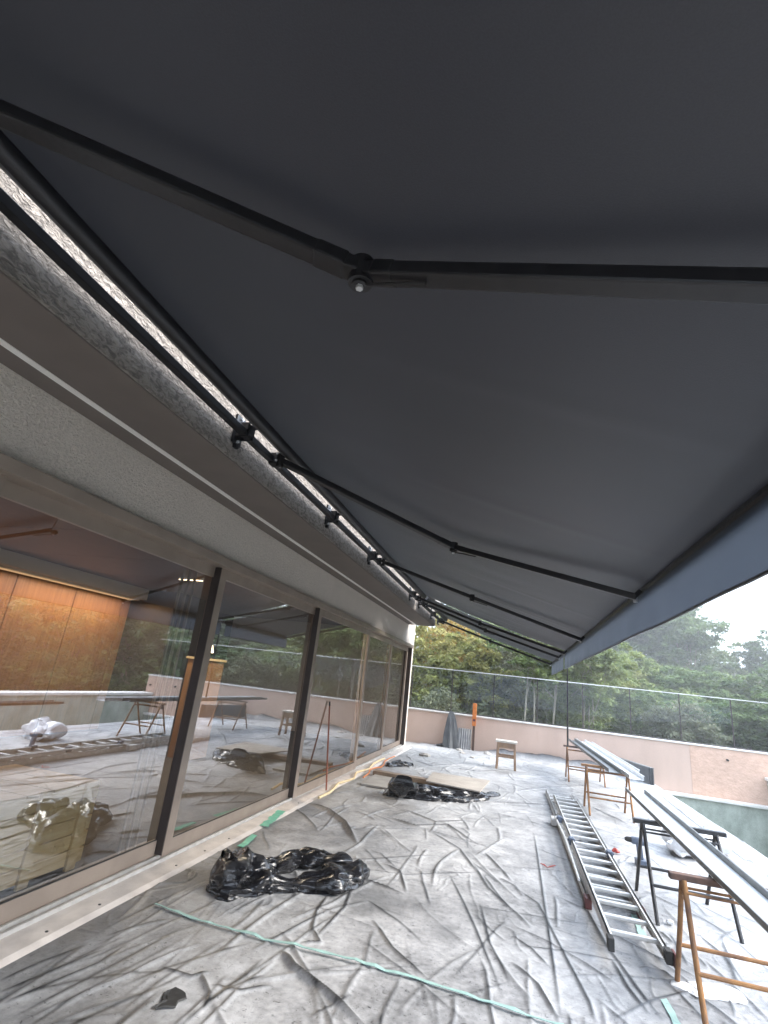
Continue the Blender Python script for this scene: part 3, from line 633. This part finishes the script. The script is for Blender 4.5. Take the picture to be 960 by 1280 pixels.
# ================================================================== CRUMPLED PLASTIC
def crumple(name, tubes, m, label, cat, seed, amp=.35, parent=None, k=84, nseg=70, flat=.62, zmin=.002):
    """crumpled film: tubes of (x,y,z,r) control points with sharp random folds"""
    rg = np.random.default_rng(seed); V = []; F = []; off = 0
    dirs = rg.normal(size=(13, 3)); dirs /= np.linalg.norm(dirs, axis=1)[:, None]
    frq = rg.uniform(1.5, 6, 13); ph = rg.uniform(0, 9, 13)
    for T in tubes:
        T = np.array(T, float); t = np.linspace(0, len(T)-1, nseg); i = np.minimum(t.astype(int), len(T)-2); f = (t-i)[:, None]; f = f*f*(3-2*f)
        C = T[i]*(1-f) + T[i+1]*f; p, r = C[:, :3], C[:, 3]
        e = np.clip(np.minimum(np.arange(nseg), np.arange(nseg)[::-1])/6., 0, 1); r = r*np.sqrt(np.clip(e*(2-e), .0004, 1))
        d = np.gradient(p, axis=0); d[:, 2] = 0; d /= np.linalg.norm(d, axis=1)[:, None]+1e-9
        s = np.stack([d[:, 1], -d[:, 0], d[:, 2]*0], 1); u = np.array([0, 0, 1.])
        th = np.linspace(0, 2*np.pi, k, endpoint=False)
        q = p[:, None] + (s[:, None]*np.cos(th)[None, :, None] + u*np.sin(th)[None, :, None]*flat)*r[:, None, None]
        nr = q - p[:, None]; nr /= np.linalg.norm(nr, axis=2)[:, :, None]+1e-9
        w = q + .05*np.sin(q[:, :, [1, 2, 0]]*9+seed)
        h = 0
        for dd, fr, pp in zip(dirs, frq, ph):
            a = (w@dd)*fr+pp; tri = np.abs(2*(a-np.floor(a+.5))); h = h + (tri-.5)*(6./fr)**.8
        tt = np.linspace(0, 1, nseg)[:, None]*len(T)
        for kk in (2, 3, 5, 7):
            a = th[None]*kk/6.2832 + rg.uniform(.15, .6)*rg.choice([-1, 1])*tt + .35*np.sin(tt*rg.uniform(1, 3)+rg.uniform(0, 6)) + .12*np.sin(th[None]*2+tt*3); h = h + (np.abs(2*(a-np.floor(a+.5)))-.5)*3.2/kk**.55
        q = q + nr*(h*amp*.125*r[:, None])[:, :, None]
        jit = rg.normal(size=q.shape)*.006*r[:, None, None]; q = q + jit
        q[:, :, 2] = np.maximum(q[:, :, 2], zmin + .004*np.sin(q[:, :, 0]*30))
        V.append(q.reshape(-1, 3)); idx = np.arange(nseg*k).reshape(nseg, k)+off
        a = idx[:-1]; b = idx[1:]; F.append(np.stack([a, np.roll(a, -1, 1), np.roll(b, -1, 1), b], -1).reshape(-1, 4)); off += nseg*k
    V = np.concatenate(V); F = np.concatenate(F)
    mb = MB(); mb.v = [tuple(x) for x in V]; mb.f = [tuple(x) for x in F]
    me = bpy.data.meshes.new(name); me.from_pydata(mb.v, [], mb.f); me.update(); me.materials.append(M[m])
    bm = bmesh.new(); bm.from_mesh(me); bmesh.ops.triangulate(bm, faces=bm.faces, quad_method='ALTERNATE'); bm.to_mesh(me); bm.free()
    for pl in me.polygons: pl.use_smooth = True
    me.set_sharp_from_angle(angle=RAD(28))
    o = link(name, me, parent)
    if label: tag(o, label, cat)
    return o
fz = lambda a, b, z, r: (*P(a, b, 'z', z)[:2], z, r)
crumple('crumpled_plastic', [
    [fz(262,1098,.07,.10), fz(280,1092,.10,.17), fz(305,1090,.09,.16), fz(335,1085,.06,.10), fz(372,1072,.07,.10), fz(405,1076,.06,.09), fz(440,1078,.05,.07)],
    [fz(300,1112,.04,.07), fz(335,1105,.06,.10), fz(370,1105,.05,.08), fz(410,1100,.07,.11), fz(440,1096,.06,.10), fz(453,1085,.05,.08)],
    [fz(262,1108,.015,.05), fz(285,1119,.02,.09), fz(315,1114,.02,.08), fz(350,1110,.015,.06), fz(400,1112,.015,.07), fz(452,1104,.01,.05)]],
    'bagplastic', 'crumpled shiny black plastic heap lying beside the door threshold', 'plastic heap', 3, .95)
crumple('crumpled_plastic', [
    [fz(478,993,.02,.06), fz(496,986,.11,.15), fz(506,983,.21,.13), fz(518,987,.07,.12), fz(550,993,.045,.10), fz(585,996,.04,.09), fz(624,993,.02,.06)],
    [fz(496,994,.03,.08), fz(540,999,.03,.08), fz(580,1001,.03,.07), fz(610,997,.02,.06)]],
    'bagplastic', 'peaked heap of black plastic lying in front of the beige board', 'plastic heap', 8, .95)
crumple('crumpled_plastic', [[fz(484,958,.02,.06), fz(500,955,.04,.10), fz(516,957,.02,.06)]], 'bagplastic', 'small black plastic tangle beside the threshold near the pillar', 'plastic heap', 12, 1.0, k=48, nseg=40)
crumple('crumpled_plastic', [[fz(545,931,.04,.07), fz(575,934,.04,.08), fz(605,936,.05,.08), fz(640,941,.05,.09), fz(668,945,.05,.09), fz(700,948,.04,.08)]], 'bagplastic', 'long black plastic fold bunched along the foot of the pink wall', 'plastic heap', 15, 1.0, nseg=80, k=40)
crumple('film_bundle', [[(4.5,7.35,.12,.14),(4.75,7.6,.15,.22),(5.0,7.85,.13,.20),(5.25,8.0,.08,.12)]], 'white_plastic', 'bundle of white plastic film lying behind the black trestle', 'plastic film', 19, .9)
crumple('film_sheet', [[fz(838,1228,.012,.05), fz(870,1238,.016,.09), fz(905,1240,.016,.09), fz(930,1246,.012,.06)]], 'white_plastic', 'flat white film scrap on the sheet under the near orange trestle', 'plastic film', 23, .35, flat=.16, k=40, nseg=50)
crumple('paper_ball', [[fz(834,1151,.03,.02), fz(837,1152,.035,.035), fz(840,1152,.03,.02)]], 'white_plastic', 'small crumpled white paper ball beside the black trestle', 'paper', 29, .8, k=24, nseg=20)

# ================================================================== BOARDS, STICK, STOOL, WALL-SIDE BITS
q = [P(a, b, 'z', .10) for a, b in ((541,965),(612,977),(600,993),(532,981))]
bd = MB(); bd.v = [(p.x, p.y, .10+.02*i) for i, p in enumerate(q)] + [(p.x, p.y, .082+.02*i) for i, p in enumerate(q)]
bd.f = [(0,1,2,3),(7,6,5,4),(0,4,5,1),(1,5,6,2),(2,6,7,3),(3,7,4,0)]
tag(bd.build('board', 'card'), 'beige board lying flat behind the peaked black plastic', 'board')
a, b = P(468,966,'z',.05), P(578,986,'z',.05)
tag(MB().bar((a.x,a.y,.06), (b.x,b.y,.07), .16, .07).build('timber_plank', 'plank', bevel=.004), 'weathered timber plank lying in front of the beige board', 'plank')
a, b = P(455,972,'z',.02), P(505,978,'z',.02)
tag(MB().box((.45,8.3,.02), (.95,9.4,.045)).build('board', 'concrete', bevel=.003), 'grey thin board lying between the threshold and the peaked plastic', 'board')
rr = random.Random(3); yp = []
for i in range(13):
    t = i/12; pp = P(398,1000,'z',.03).lerp(P(478,950,'z',.03), t); yp.append((pp.x+.04*math.sin(i*1.7), pp.y, .055+.015*math.sin(i*2.3)))
tag(MB().tube(yp, .016, 8).build('cord', 'wood_pale', smooth=True), 'yellowish cord lying along the threshold at the foot of the stick', 'cord')
tag(MB().tube([(p[0]+.10, p[1]+.5, .045+.02*math.sin(j)) for j, p in enumerate(yp[4:])], .012, 8).build('cord', 'orange', smooth=True), 'orange cord lying along the threshold towards the pillar', 'cord')
st = thing('leaning_stick', (.19, 7.5, .03), 'thin reddish stick leaning against the glass door', 'stick')
MB().tube([(.20, 7.50, .035), (.125, 7.54, .60), (.055, 7.58, 1.15)], [.012,.012,.011], 8).build('shaft', 'stick', st, True)
MB().tube([(.058, 7.578, 1.12), (.05, 7.582, 1.18)], .014, 8).build('tip', 'rubber', st, True)
# stool
sx, sy = 2.545, 12.55
sto = thing('wooden_stool', (sx, sy, 0), 'small weathered wooden stool with dusty top before the pink wall', 'stool')
MB().box((sx-.23, sy-.17, .535), (sx+.23, sy+.17, .575)).build('seat', 'stool_top', sto, bevel=.006)
MB().box((sx-.20, sy-.15, .43), (sx+.20, sy-.13, .533)).build('apron', 'stool', sto, bevel=.003)
MB().box((sx-.20, sy+.13, .43), (sx+.20, sy+.15, .533)).build('apron', 'stool', sto, bevel=.003)
for i in (-1, 1):
    MB().box((sx+i*.19-.012, sy-.13, .44), (sx+i*.19+.012, sy+.13, .533)).build('apron', 'stool', sto, bevel=.003)
    for j in (-1, 1):
        MB().bar((sx+i*.195, sy+j*.19, .0), (sx+i*.175, sy+j*.14, .535), .05, .045, (0,1,0)).build('leg', 'stool', sto, bevel=.004)
    MB().bar((sx-.18, sy+i*.165, .26), (sx+.18, sy+i*.165, .26), .022, .04).build('stretcher', 'stool', sto, bevel=.003)
# tarp leaning, zinc sheet, orange level
tp = MB(); n = 28; rows = 16; c0 = P(565,930,'y',14.95)
for j in range(rows):
    t = j/(rows-1); wv = .30*(1-t)**.6+.05; zc = t*.92
    for i in range(n):
        u_ = i/(n-1)*2*math.pi; fold = 1+.22*math.sin(u_*7+j*.15)
        tp.v.append((1.06+math.cos(u_)*wv*.62*fold - .05*t, 14.93+math.sin(u_)*.11*(1.1-t)*fold + .16*t, zc))
for j in range(rows-1):
    for i in range(n): tp.f.append((j*n+i, j*n+(i+1) % n, (j+1)*n+(i+1) % n, (j+1)*n+i))
tp.f.append(tuple((rows-1)*n+i for i in range(n)))
tag(tp.build('folded_tarp', 'tarp', smooth=True), 'dark folded tarp standing propped against the pink wall', 'tarp')
zs_ = MB()
pts = []
for i in range(49): pts.append((1.22+i*.0075, 15.02+.012*math.sin(i*math.pi/4)))
for x_, y_ in pts: zs_.v += [(x_, y_, 0), (x_, y_+.16, .52), (x_, y_+.004, 0), (x_, y_+.164, .52)]
for i in range(48):
    a = 4*i; zs_.f += [(a,a+4,a+5,a+1),(a+2,a+3,a+7,a+6),(a+1,a+5,a+7,a+3),(a,a+2,a+6,a+4)]
tag(zs_.build('zinc_sheet', 'corrugated', smooth=True), 'small corrugated zinc sheet leaning on the pink wall beside the orange post', 'metal sheet')
po = thing('orange_post', (1.64, 15.0, 0), 'orange topped post standing against the pink wall by the tarp', 'post')
MB().box((1.615, 15.03, 0), (1.675, 15.08, .62)).build('shaft', 'brown_rust', po, bevel=.004)
MB().box((1.59, 15.02, .622), (1.695, 15.09, 1.20)).build('sleeve', 'orange', po, bevel=.006)
MB().box((1.605, 15.014, .74), (1.68, 15.019, .80)).build('window_strip', 'dark_red', po)
# debris along the far left floor
rr = random.Random(9)
for k in range(9):
    c = P(rr.uniform(515,650), rr.uniform(934,952), 'z', .03)
    bmq = MB(); r_ = rr.uniform(.04,.10)
    kk = 7; 
    for zz, sc_ in ((0,1),(.5,.9),(.9,.45)):
        for i in range(kk): bmq.v.append((c.x+math.cos(i/kk*6.283)*r_*sc_*rr.uniform(.7,1.3)*1.5, c.y+math.sin(i/kk*6.283)*r_*sc_*rr.uniform(.7,1.3), .015+zz*r_*.8))
    for j in range(2):
        for i in range(kk): bmq.f.append((j*kk+i, j*kk+(i+1) % kk, (j+1)*kk+(i+1) % kk, (j+1)*kk+i))
    bmq.f.append(tuple(2*kk+i for i in range(kk)))
    tag(bmq.build('rubble_lump', 'debris'), 'small grey lump of plaster rubble on the sheet before the pink wall', 'rubble', 'rubble lumps before the pink wall')

# ================================================================== TRESTLES
def trestle(y, paint, top, label, x0=3.74, x1=4.46, spread=.38, H=.665):
    t = thing('trestle', ((x0+x1)/2, y, 0), label, 'trestle', 'steel trestles carrying the metal profiles')
    MB().box((x0, y-.028, H-.035), (x1, y+.028, H)).build('top_bar', top, t, bevel=.004)
    for i, x in enumerate((x0+.075, x1-.075)):
        for s in (-1, 1):
            MB().tube([(x, y+s*.022, H-.03), (x+(i*2-1)*.0, y+s*spread*.5, H*.5), (x, y+s*spread, .012)], .0155, 10).build('leg', paint, t, True)
        MB().tube([(x, y-.05, H-.10), (x, y+.05, H-.10)], .010, 8).build('brace', paint, t, True)
    for s in (-1, 1):
        z = .24; yy = y + s*(.022 + (spread-.022)*(1-z/H))
        MB().tube([(x0+.075, yy, z), (x1-.075, yy, z)], .012, 8).build('crossbar', paint, t, True)
        z = .58; yy = y + s*(.022 + (spread-.022)*(1-z/H))
        MB().tube([(x0+.075, yy, z), (x1-.075, yy, z)], .008, 8).build('rail', paint, t, True)
trestle(3.98, 'orange_rust', 'brown_rust', 'worn orange steel trestle with brown top bar under the near end of the white profile', x0=3.64, x1=4.36, spread=.27)
trestle(5.52, 'black_metal', 'black_metal', 'black steel trestle under the wide white profile')
trestle(9.28, 'orange_rust', 'orange_rust', 'thin orange trestle under the gap between the near and far profiles', x0=3.73, x1=4.47, spread=.33)
trestle(12.35, 'orange_rust', 'brown_rust', 'orange trestle under the far end of the grey profiles', x0=3.72, x1=4.55, spread=.35)
# metal profiles lying on the trestles
def channel(a, b, w, h, m, label, z=.667, lipm=None, tk=.004):
    a, b = Vector((*a, z)), Vector((*b, z)); d = (b-a).normalized(); s = d.cross(Vector((0,0,1)))
    t = thing('metal_profile', (a+b)/2, label, 'profile')
    MB().bar(a+Vector((0,0,tk/2)), b+Vector((0,0,tk/2)), w, tk).build('web', m, t)
    for k in (-1, 1):
        MB().bar(a+s*k*(w/2-tk*.6)+Vector((0,0,h/2+tk)), b+s*k*(w/2-tk*.6)+Vector((0,0,h/2+tk)), tk, h).build('flange', lipm or m, t)
        MB().bar(a+s*k*(w/2+.004)+Vector((0,0,h+tk)), b+s*k*(w/2+.004)+Vector((0,0,h+tk)), .011, .005).build('lip', lipm or m, t)
    return t
channel((4.06, 7.05), (3.95, 2.6), .20, .036, 'profile_white', 'wide white metal channel with grey edges resting on the near trestles', lipm='profile_grey')
channel((4.02, 13.9), (4.10, 8.6), .16, .05, 'profile_grey', 'dark grey metal channel on the far trestles beside the white one', lipm='profile_grey')
channel((4.24, 13.9), (4.31, 8.2), .18, .05, 'profile_white', 'long pale metal channel on the far trestles', lipm='zinc')
channel((4.44, 13.8), (4.50, 9.1), .06, .03, 'zinc', 'narrow zinc strip at the outer side of the far trestles', lipm='zinc')
# dark glazing panels stacked by the terrace edge near the wall
for i in range(3):
    t = thing('dark_panel', (5.4+i*.12, 14.2, 0), 'dark panel leaning in the row at the terrace corner by the pink wall', 'panel', 'dark panels at the terrace corner')
    a, b = (5.12+i*.07, 15.0-i*.06), (5.60+i*.04, 13.5-i*.03)
    MB().bar((*a, .17), (*b, .17), .02, .33).build('sheet', 'tarp', t)
    MB().bar((*a, .345), (*b, .345), .03, .02).build('edge_trim', 'profile_grey', t)

# ================================================================== LADDER
ld = thing('aluminium_ladder', (3.5, 7, 0), 'long aluminium extension ladder lying flat on the plastic sheet', 'ladder')
def section(xa, xb, y0, y1, z, n, first, skew, w=.028, h=.062):
    for x in (xa, xb):
        sgn = 1 if x == xb else -1
        mb = MB(); A, B_ = Vector((x, y0, z)), Vector((x+skew, y1, z))
        mb.bar(A, B_, w*.5, h)
        mb.bar(A+Vector((-sgn*w*.25,0,h/2-.003)), B_+Vector((-sgn*w*.25,0,h/2-.003)), w, .006); mb.bar(A+Vector((-sgn*w*.25,0,-h/2+.003)), B_+Vector((-sgn*w*.25,0,-h/2+.003)), w, .006)
        mb.build('stile', 'steel', ld)
    for i in range(n):
        y = y0 + first + i*.28; sk = skew*(y-y0)/(y1-y0)
        if y > y1-.05: break
        MB().bar((xa+sk+.006, y, z), (xb+sk-.006, y, z), .034, .028).build('rung', 'steel', ld, bevel=.006)
section(3.345, 3.685, 4.30, 9.35, .118, 18, .20, -.02)
section(3.315, 3.715, 5.25, 10.15, .05, 17, .12, -.06)
for x, m_ in ((3.345, 'rubber'), (3.685, 'dark_red')):
    MB().box((x-.020, 4.27, .080), (x+.020, 4.345, .155)).build('foot_cap', 'rubber', ld, bevel=.006)
MB().box((3.71, 4.25, .07), (3.725, 4.34, .15)).build('foot_pad', 'dark_red', ld, bevel=.003)
for x in (3.315, 3.715): MB().box((x-.026, 5.16, .012), (x+.026, 5.28, .085)).build('foot_cap', 'dark_red', ld, bevel=.005)
for y, x in ((6.72, 3.335), (6.45, 3.68), (7.72, 3.29)):
    b = MB().box((x-.026, y-.045, .10), (x+.026, y+.045, .168)); b.tube([(x-.04, y, .145), (x+.04, y, .145)], .015, 12)
    b.build('lock_hook', 'blue_grey', ld, bevel=.006)
MB().tube([(3.29-.02, 5.4, .14), (3.27, 6.6, .15), (3.25, 7.9, .12)], .012, 8).build('guide_rod', 'steel', ld, True)
MB().box((3.20, 7.85, .02), (3.30, 8.05, .10)).build('guide_bracket', 'steel', ld, bevel=.006)
crumple('red_clamp', [[(3.79,7.02,.04,.02),(3.83,7.04,.05,.045),(3.88,7.05,.04,.02)]], 'red', 'small red plastic clip lying beside the ladder', 'clip', 33, .3, k=20, nseg=18)
# cordless drill standing on its battery
dx, dy = 4.03, 6.75
dr = thing('cordless_drill', (dx, dy, 0), 'dark cordless drill standing upright behind the black trestle', 'drill')
MB().box((dx-.05, dy-.065, .01), (dx+.05, dy+.065, .075)).build('battery', 'blue_grey', dr, bevel=.008)
MB().bar((dx, dy, .07), (dx-.012, dy, .21), .05, .055, (1,0,0)).build('handle', 'blue_grey', dr, bevel=.012)
MB().tube([(dx+.07, dy, .235), (dx+.05, dy, .237), (dx-.07, dy, .24), (dx-.085, dy, .24)], [.025,.036,.036,.03], 16).build('motor_housing', 'blue_grey', dr, True)
MB().tube([(dx-.085, dy, .24), (dx-.13, dy, .241), (dx-.15, dy, .241)], [.026,.024,.012], 14).build('chuck', 'rubber', dr, True)
MB().tube([(dx-.15, dy, .241), (dx-.23, dy, .242)], .004, 8).build('bit', 'steel', dr, True)

# ================================================================== TREES
def tree_proto(kind, seed, h, crown_r, crown_h, nclump, nleaf, leafsz, leafm, trunks=1, gap=.0, droop=0.0):
    """returns (trunk mesh, crown mesh); origin at the base"""
    rg = np.random.default_rng(seed); rr = random.Random(seed); tm = MB()
    lobes = []
    for k in range(rr.randint(7, 10)):
        a = rr.uniform(0, 6.283); rad = crown_r*rr.uniform(.1, .62); zc = h-crown_h*.5 + crown_h*rr.uniform(-.42, .34)
        lobes.append((math.cos(a)*rad, math.sin(a)*rad, zc, crown_r*rr.uniform(.34, .56), crown_h*rr.uniform(.15, .26)))
    lobes.append((0, 0, h-crown_h*.28, crown_r*.5, crown_h*.28))
    for tnum in range(trunks):
        bx, by = (rr.uniform(-.5, .5), rr.uniform(-.4, .4)) if trunks > 1 else (0, 0)
        tx, ty = bx+rr.uniform(-.5, .5), by+rr.uniform(-.4, .4); top = h-crown_h*.45
        r0 = .035*h**.75*(.5 if trunks > 1 else 1)*.62
        pts = [(bx+(tx-bx)*t+.09*math.sin(t*5+tnum), by+(ty-by)*t+.09*math.cos(t*4+tnum), top*t-.3*(1-t)) for t in np.linspace(0, 1, 7)]
        tm.tube(pts, [r0*(1.35 if i == 0 else 1-.11*i) for i in range(7)], 8)
        for L in lobes[tnum::trunks]:
            s0 = Vector(pts[rr.randint(3, 6)]); e = Vector(L[:3]); mid = s0.lerp(e, .5)+Vector((0, 0, -.1*h*rr.random()*.5))
            tm.tube([s0, mid, e], [r0*.5, r0*.34, r0*.12], 6)
    wts = np.array([l[3]**2*l[4] for l in lobes]); wts /= wts.sum()
    ci = rg.choice(len(lobes), nclump, p=wts); Lb = np.array(lobes)[ci]
    d = rg.normal(size=(nclump, 3)); d /= np.linalg.norm(d, axis=1)[:, None]; rad = rg.uniform(.55, 1.06, nclump)**.6
    cc = Lb[:, :3] + d*rad[:, None]*np.stack([Lb[:, 3], Lb[:, 3], Lb[:, 4]], 1)
    cs = rg.uniform(.55, 1.3, nclump)*crown_r*.105
    tone_c = rg.uniform(0, 1, nclump)
    n = nclump*nleaf; idx = np.repeat(np.arange(nclump), nleaf)
    dl = rg.normal(size=(n, 3)); dl /= np.linalg.norm(dl, axis=1)[:, None]; rl = rg.uniform(0, 1, n)**.45
    pos = cc[idx] + dl*(rl*cs[idx])[:, None]*np.array([1.25, 1.25, .75]); pos[:, 2] -= droop*rl*cs[idx]
    nrm = rg.normal(size=(n, 3))*.8 + np.array([0, 0, .9]) + dl*.6; nrm /= np.linalg.norm(nrm, axis=1)[:, None]
    ax = np.cross(nrm, rg.normal(size=(n, 3))); ax /= np.linalg.norm(ax, axis=1)[:, None]; bx_ = np.cross(nrm, ax)
    sz = leafsz*rg.uniform(.6, 1.35, n)
    la = ax*sz[:, None]; lb = bx_*(sz*.42)[:, None]
    V = np.stack([pos-la, pos+lb*.9-la*.1, pos+la, pos-lb*.9-la*.1], 1).reshape(-1, 3)
    V[:, 2] = np.maximum(V[:, 2], .05)
    F = np.arange(n*4).reshape(n, 4)
    me = bpy.data.meshes.new('crown'); me.vertices.add(len(V)); me.vertices.foreach_set('co', V.astype(np.float32).ravel())
    me.loops.add(F.size); me.loops.foreach_set('vertex_index', F.astype(np.int32).ravel()); me.polygons.add(n); me.polygons.foreach_set('loop_start', np.arange(0, n*4, 4, dtype=np.int32))
    me.update(calc_edges=True)
    at = me.attributes.new('tone', 'FLOAT', 'FACE'); at.data.foreach_set('value', np.clip(tone_c[idx]*.7+rg.uniform(0, .35, n), 0, 1).astype(np.float32))
    me.materials.append(M[leafm])
    return tm.mesh('trunk', 'bark', True), me
PR = {
    'bamboo': [tree_proto('b', s, 7.0, 2.4, 6.4, 330, 44, .105, 'leaf_yellow', 3, droop=.5) for s in (1, 2)],
    'pale':   [tree_proto('p', s, 4.6, 2.3, 4.2, 300, 44, .085, 'leaf_pale', 3) for s in (3, 4)],
    'mid':    [tree_proto('m', s, 8.0, 2.8, 5.6, 360, 44, .115, 'leaf_mid', 2) for s in (5, 6)],
    'dark':   [tree_proto('d', s, 8.0, 3.1, 6.6, 420, 46, .125, 'leaf_dark', 1) for s in (7, 8, 9)],
    'gold':   [tree_proto('g', 10, 7.0, 2.2, 4.6, 260, 40, .10, 'leaf_autumn', 1)],
    'slim':   [tree_proto('s', s, 8.5, 1.9, 3.6, 190, 40, .11, 'leaf_mid', 3) for s in (12, 13)],
    'shrub':  [tree_proto('u', s, 2.6, 1.7, 2.5, 220, 40, .085, 'leaf_dark', 2) for s in (15, 16)]}
KIND = {'bamboo': 'yellow-green bushy tree with drooping leaves', 'pale': 'pale grey-green bushy tree', 'mid': 'mid green leafy tree', 'dark': 'dense dark green tree',
       'gold': 'golden leaved tree', 'slim': 'slim tree with several bare pale trunks', 'shrub': 'low dark green shrub'}
def where(x, y):
    if x > 11.5 and y < 18: return 'beyond the outer pool wall, mirrored in the glass doors'
    if y < 20.9: return 'close behind the glass railing'
    if y < 25: return 'in the first rows of trees past the glass railing'
    if y < 35: return 'in the middle of the wood past the pink wall'
    if y < 50: return 'on the slope behind the wood'
    return 'on the hilltop under the sky'
rt = random.Random(77); cnt = {k: 0 for k in PR}
def tree(kind, x, y, s=1.0, sz=None):
    pr = PR[kind][cnt[kind] % len(PR[kind])]; cnt[kind] += 1
    z = float(terr(np.array([x]), np.array([y]))[0])
    nm = {'bamboo': 'bushy_tree', 'pale': 'bushy_tree', 'mid': 'leafy_tree', 'dark': 'evergreen_tree', 'gold': 'golden_tree', 'slim': 'slim_tree', 'shrub': 'shrub'}[kind]
    e = thing(nm, (x, y, z-.05), KIND[kind]+' '+where(x, y), 'shrub' if kind == 'shrub' else 'tree', KIND[kind].split(' with')[0]+'s '+where(x, y).split(',')[0])
    e.rotation_euler.z = rt.uniform(0, 6.28); e.scale = (s, s, (sz or s))
    for n_, me in zip(('trunk', 'crown'), pr):
        o = bpy.data.objects.new(n_, me); col.objects.link(o); o.parent = e
def at(px, y): return P(px, 860, 'y', y).x
for px, y, k, s, sz in [
    # front row seen over the pink wall
    (470,21,'bamboo',1.0,.95), (530,20.5,'bamboo',.95,.9), (585,21,'bamboo',.9,.85), (560,23.5,'gold',1.0,.95), (622,22,'pale',1.15,1.25), (545,19,'pale',.7,.8),
    (668,19.6,'slim',.95,.85), (738,20.5,'slim',.85,.75), (712,21.5,'mid',.6,.55), (715,26,'mid',.9,.85), (760,24.5,'mid',.75,.72),
    (800,23.5,'mid',.7,.62), (845,21.5,'pale',1.0,.9), (885,23,'dark',.72,.58), (930,22.5,'dark',.72,.56), (975,22,'dark',.75,.6), (1020,22,'dark',.8,.62),
    (765,21.5,'shrub',1.0,1.0), (800,21,'shrub',1.1,1.05), (905,20.5,'shrub',1.1,1.0), (880,20.3,'shrub',1.0,.9), (950,20.3,'shrub',1.1,1.0),
    # second row
    (480,27,'mid',1.1,1.0), (540,28,'bamboo',1.2,1.1), (600,29,'mid',1.05,.95), (645,30,'dark',1.0,.95), (690,31,'dark',.95,.85), (740,31,'bamboo',1.0,.85), (790,30,'mid',.95,.8),
    (835,30,'dark',.9,.72), (880,29,'dark',.95,.72), (925,30,'mid',.9,.68), (975,29,'dark',.95,.75), (1030,28,'dark',1.0,.8),
    (610,25,'dark',.8,.7), (655,27,'dark',.85,.75), (820,26.5,'dark',.75,.6), (865,26,'mid',.7,.58),
    # hill behind
    (560,40,'dark',1.3,1.3), (640,42,'mid',1.2,1.2), (700,44,'dark',1.2,1.1), (745,46,'mid',1.2,1.1), (785,48,'dark',1.3,1.2), (820,46,'dark',1.25,1.15), (862,44,'dark',1.15,1.1), (900,46,'mid',.9,.72), (960,46,'dark',1.0,.85), (1010,44,'dark',1.2,1.0),
    (770,60,'dark',1.5,1.5), (815,62,'mid',1.5,1.5), (850,58,'dark',1.3,1.25), (720,60,'mid',1.4,1.4)]:
    tree(k, at(px, y), y, s, sz)
# trees beyond the pool (mirrored in the glass doors)
for i, (x, y) in enumerate([(14.5,17), (16,13.5), (15,10.5), (16.5,8), (15,5.2), (16.5,2.5), (15.5,-.5), (17,-3.5), (20,15), (21,11), (20.5,6.5), (21,2), (20,-2.5), (26,18), (27,12), (27,5), (26,-2), (13.2,15), (13,12), (12.8,8.8), (13,6), (13,3), (19,20), (23,22), (12.6,18.5), (15.2,19.5), (17.2,16.6), (18.6,18), (22,17.5), (24,14.2), (17.5,22), (21,24), (18.3,9.8), (18.5,4.2), (24,9)]):
    k = ['mid','pale','dark','bamboo','mid','dark'][i % 6] if i < 17 else ['shrub','dark','mid'][0 if i < 22 else 1+i % 2]
    s = rt.uniform(.8, 1.1); tree(k, x, y, s, s*rt.uniform(.8, 1.0))

# ================================================================== HAZE
hz = MB().box((-135, -95, -5), (165, 195, 30)).build('haze', 'white_paint'); hz['kind'] = 'stuff'
hm = bpy.data.materials.new('pale_air'); hm.use_nodes = True; nt = hm.node_tree; nt.nodes.clear()
ho = nt.nodes.new('ShaderNodeOutputMaterial'); pv = nt.nodes.new('ShaderNodeVolumePrincipled')
pv.inputs['Color'].default_value = (0.93, 0.96, 1.0, 1); pv.inputs['Density'].default_value = 0.0036; pv.inputs['Anisotropy'].default_value = 0.35
nt.links.new(pv.outputs[0], ho.inputs['Volume']); hz.data.materials.clear(); hz.data.materials.append(hm)
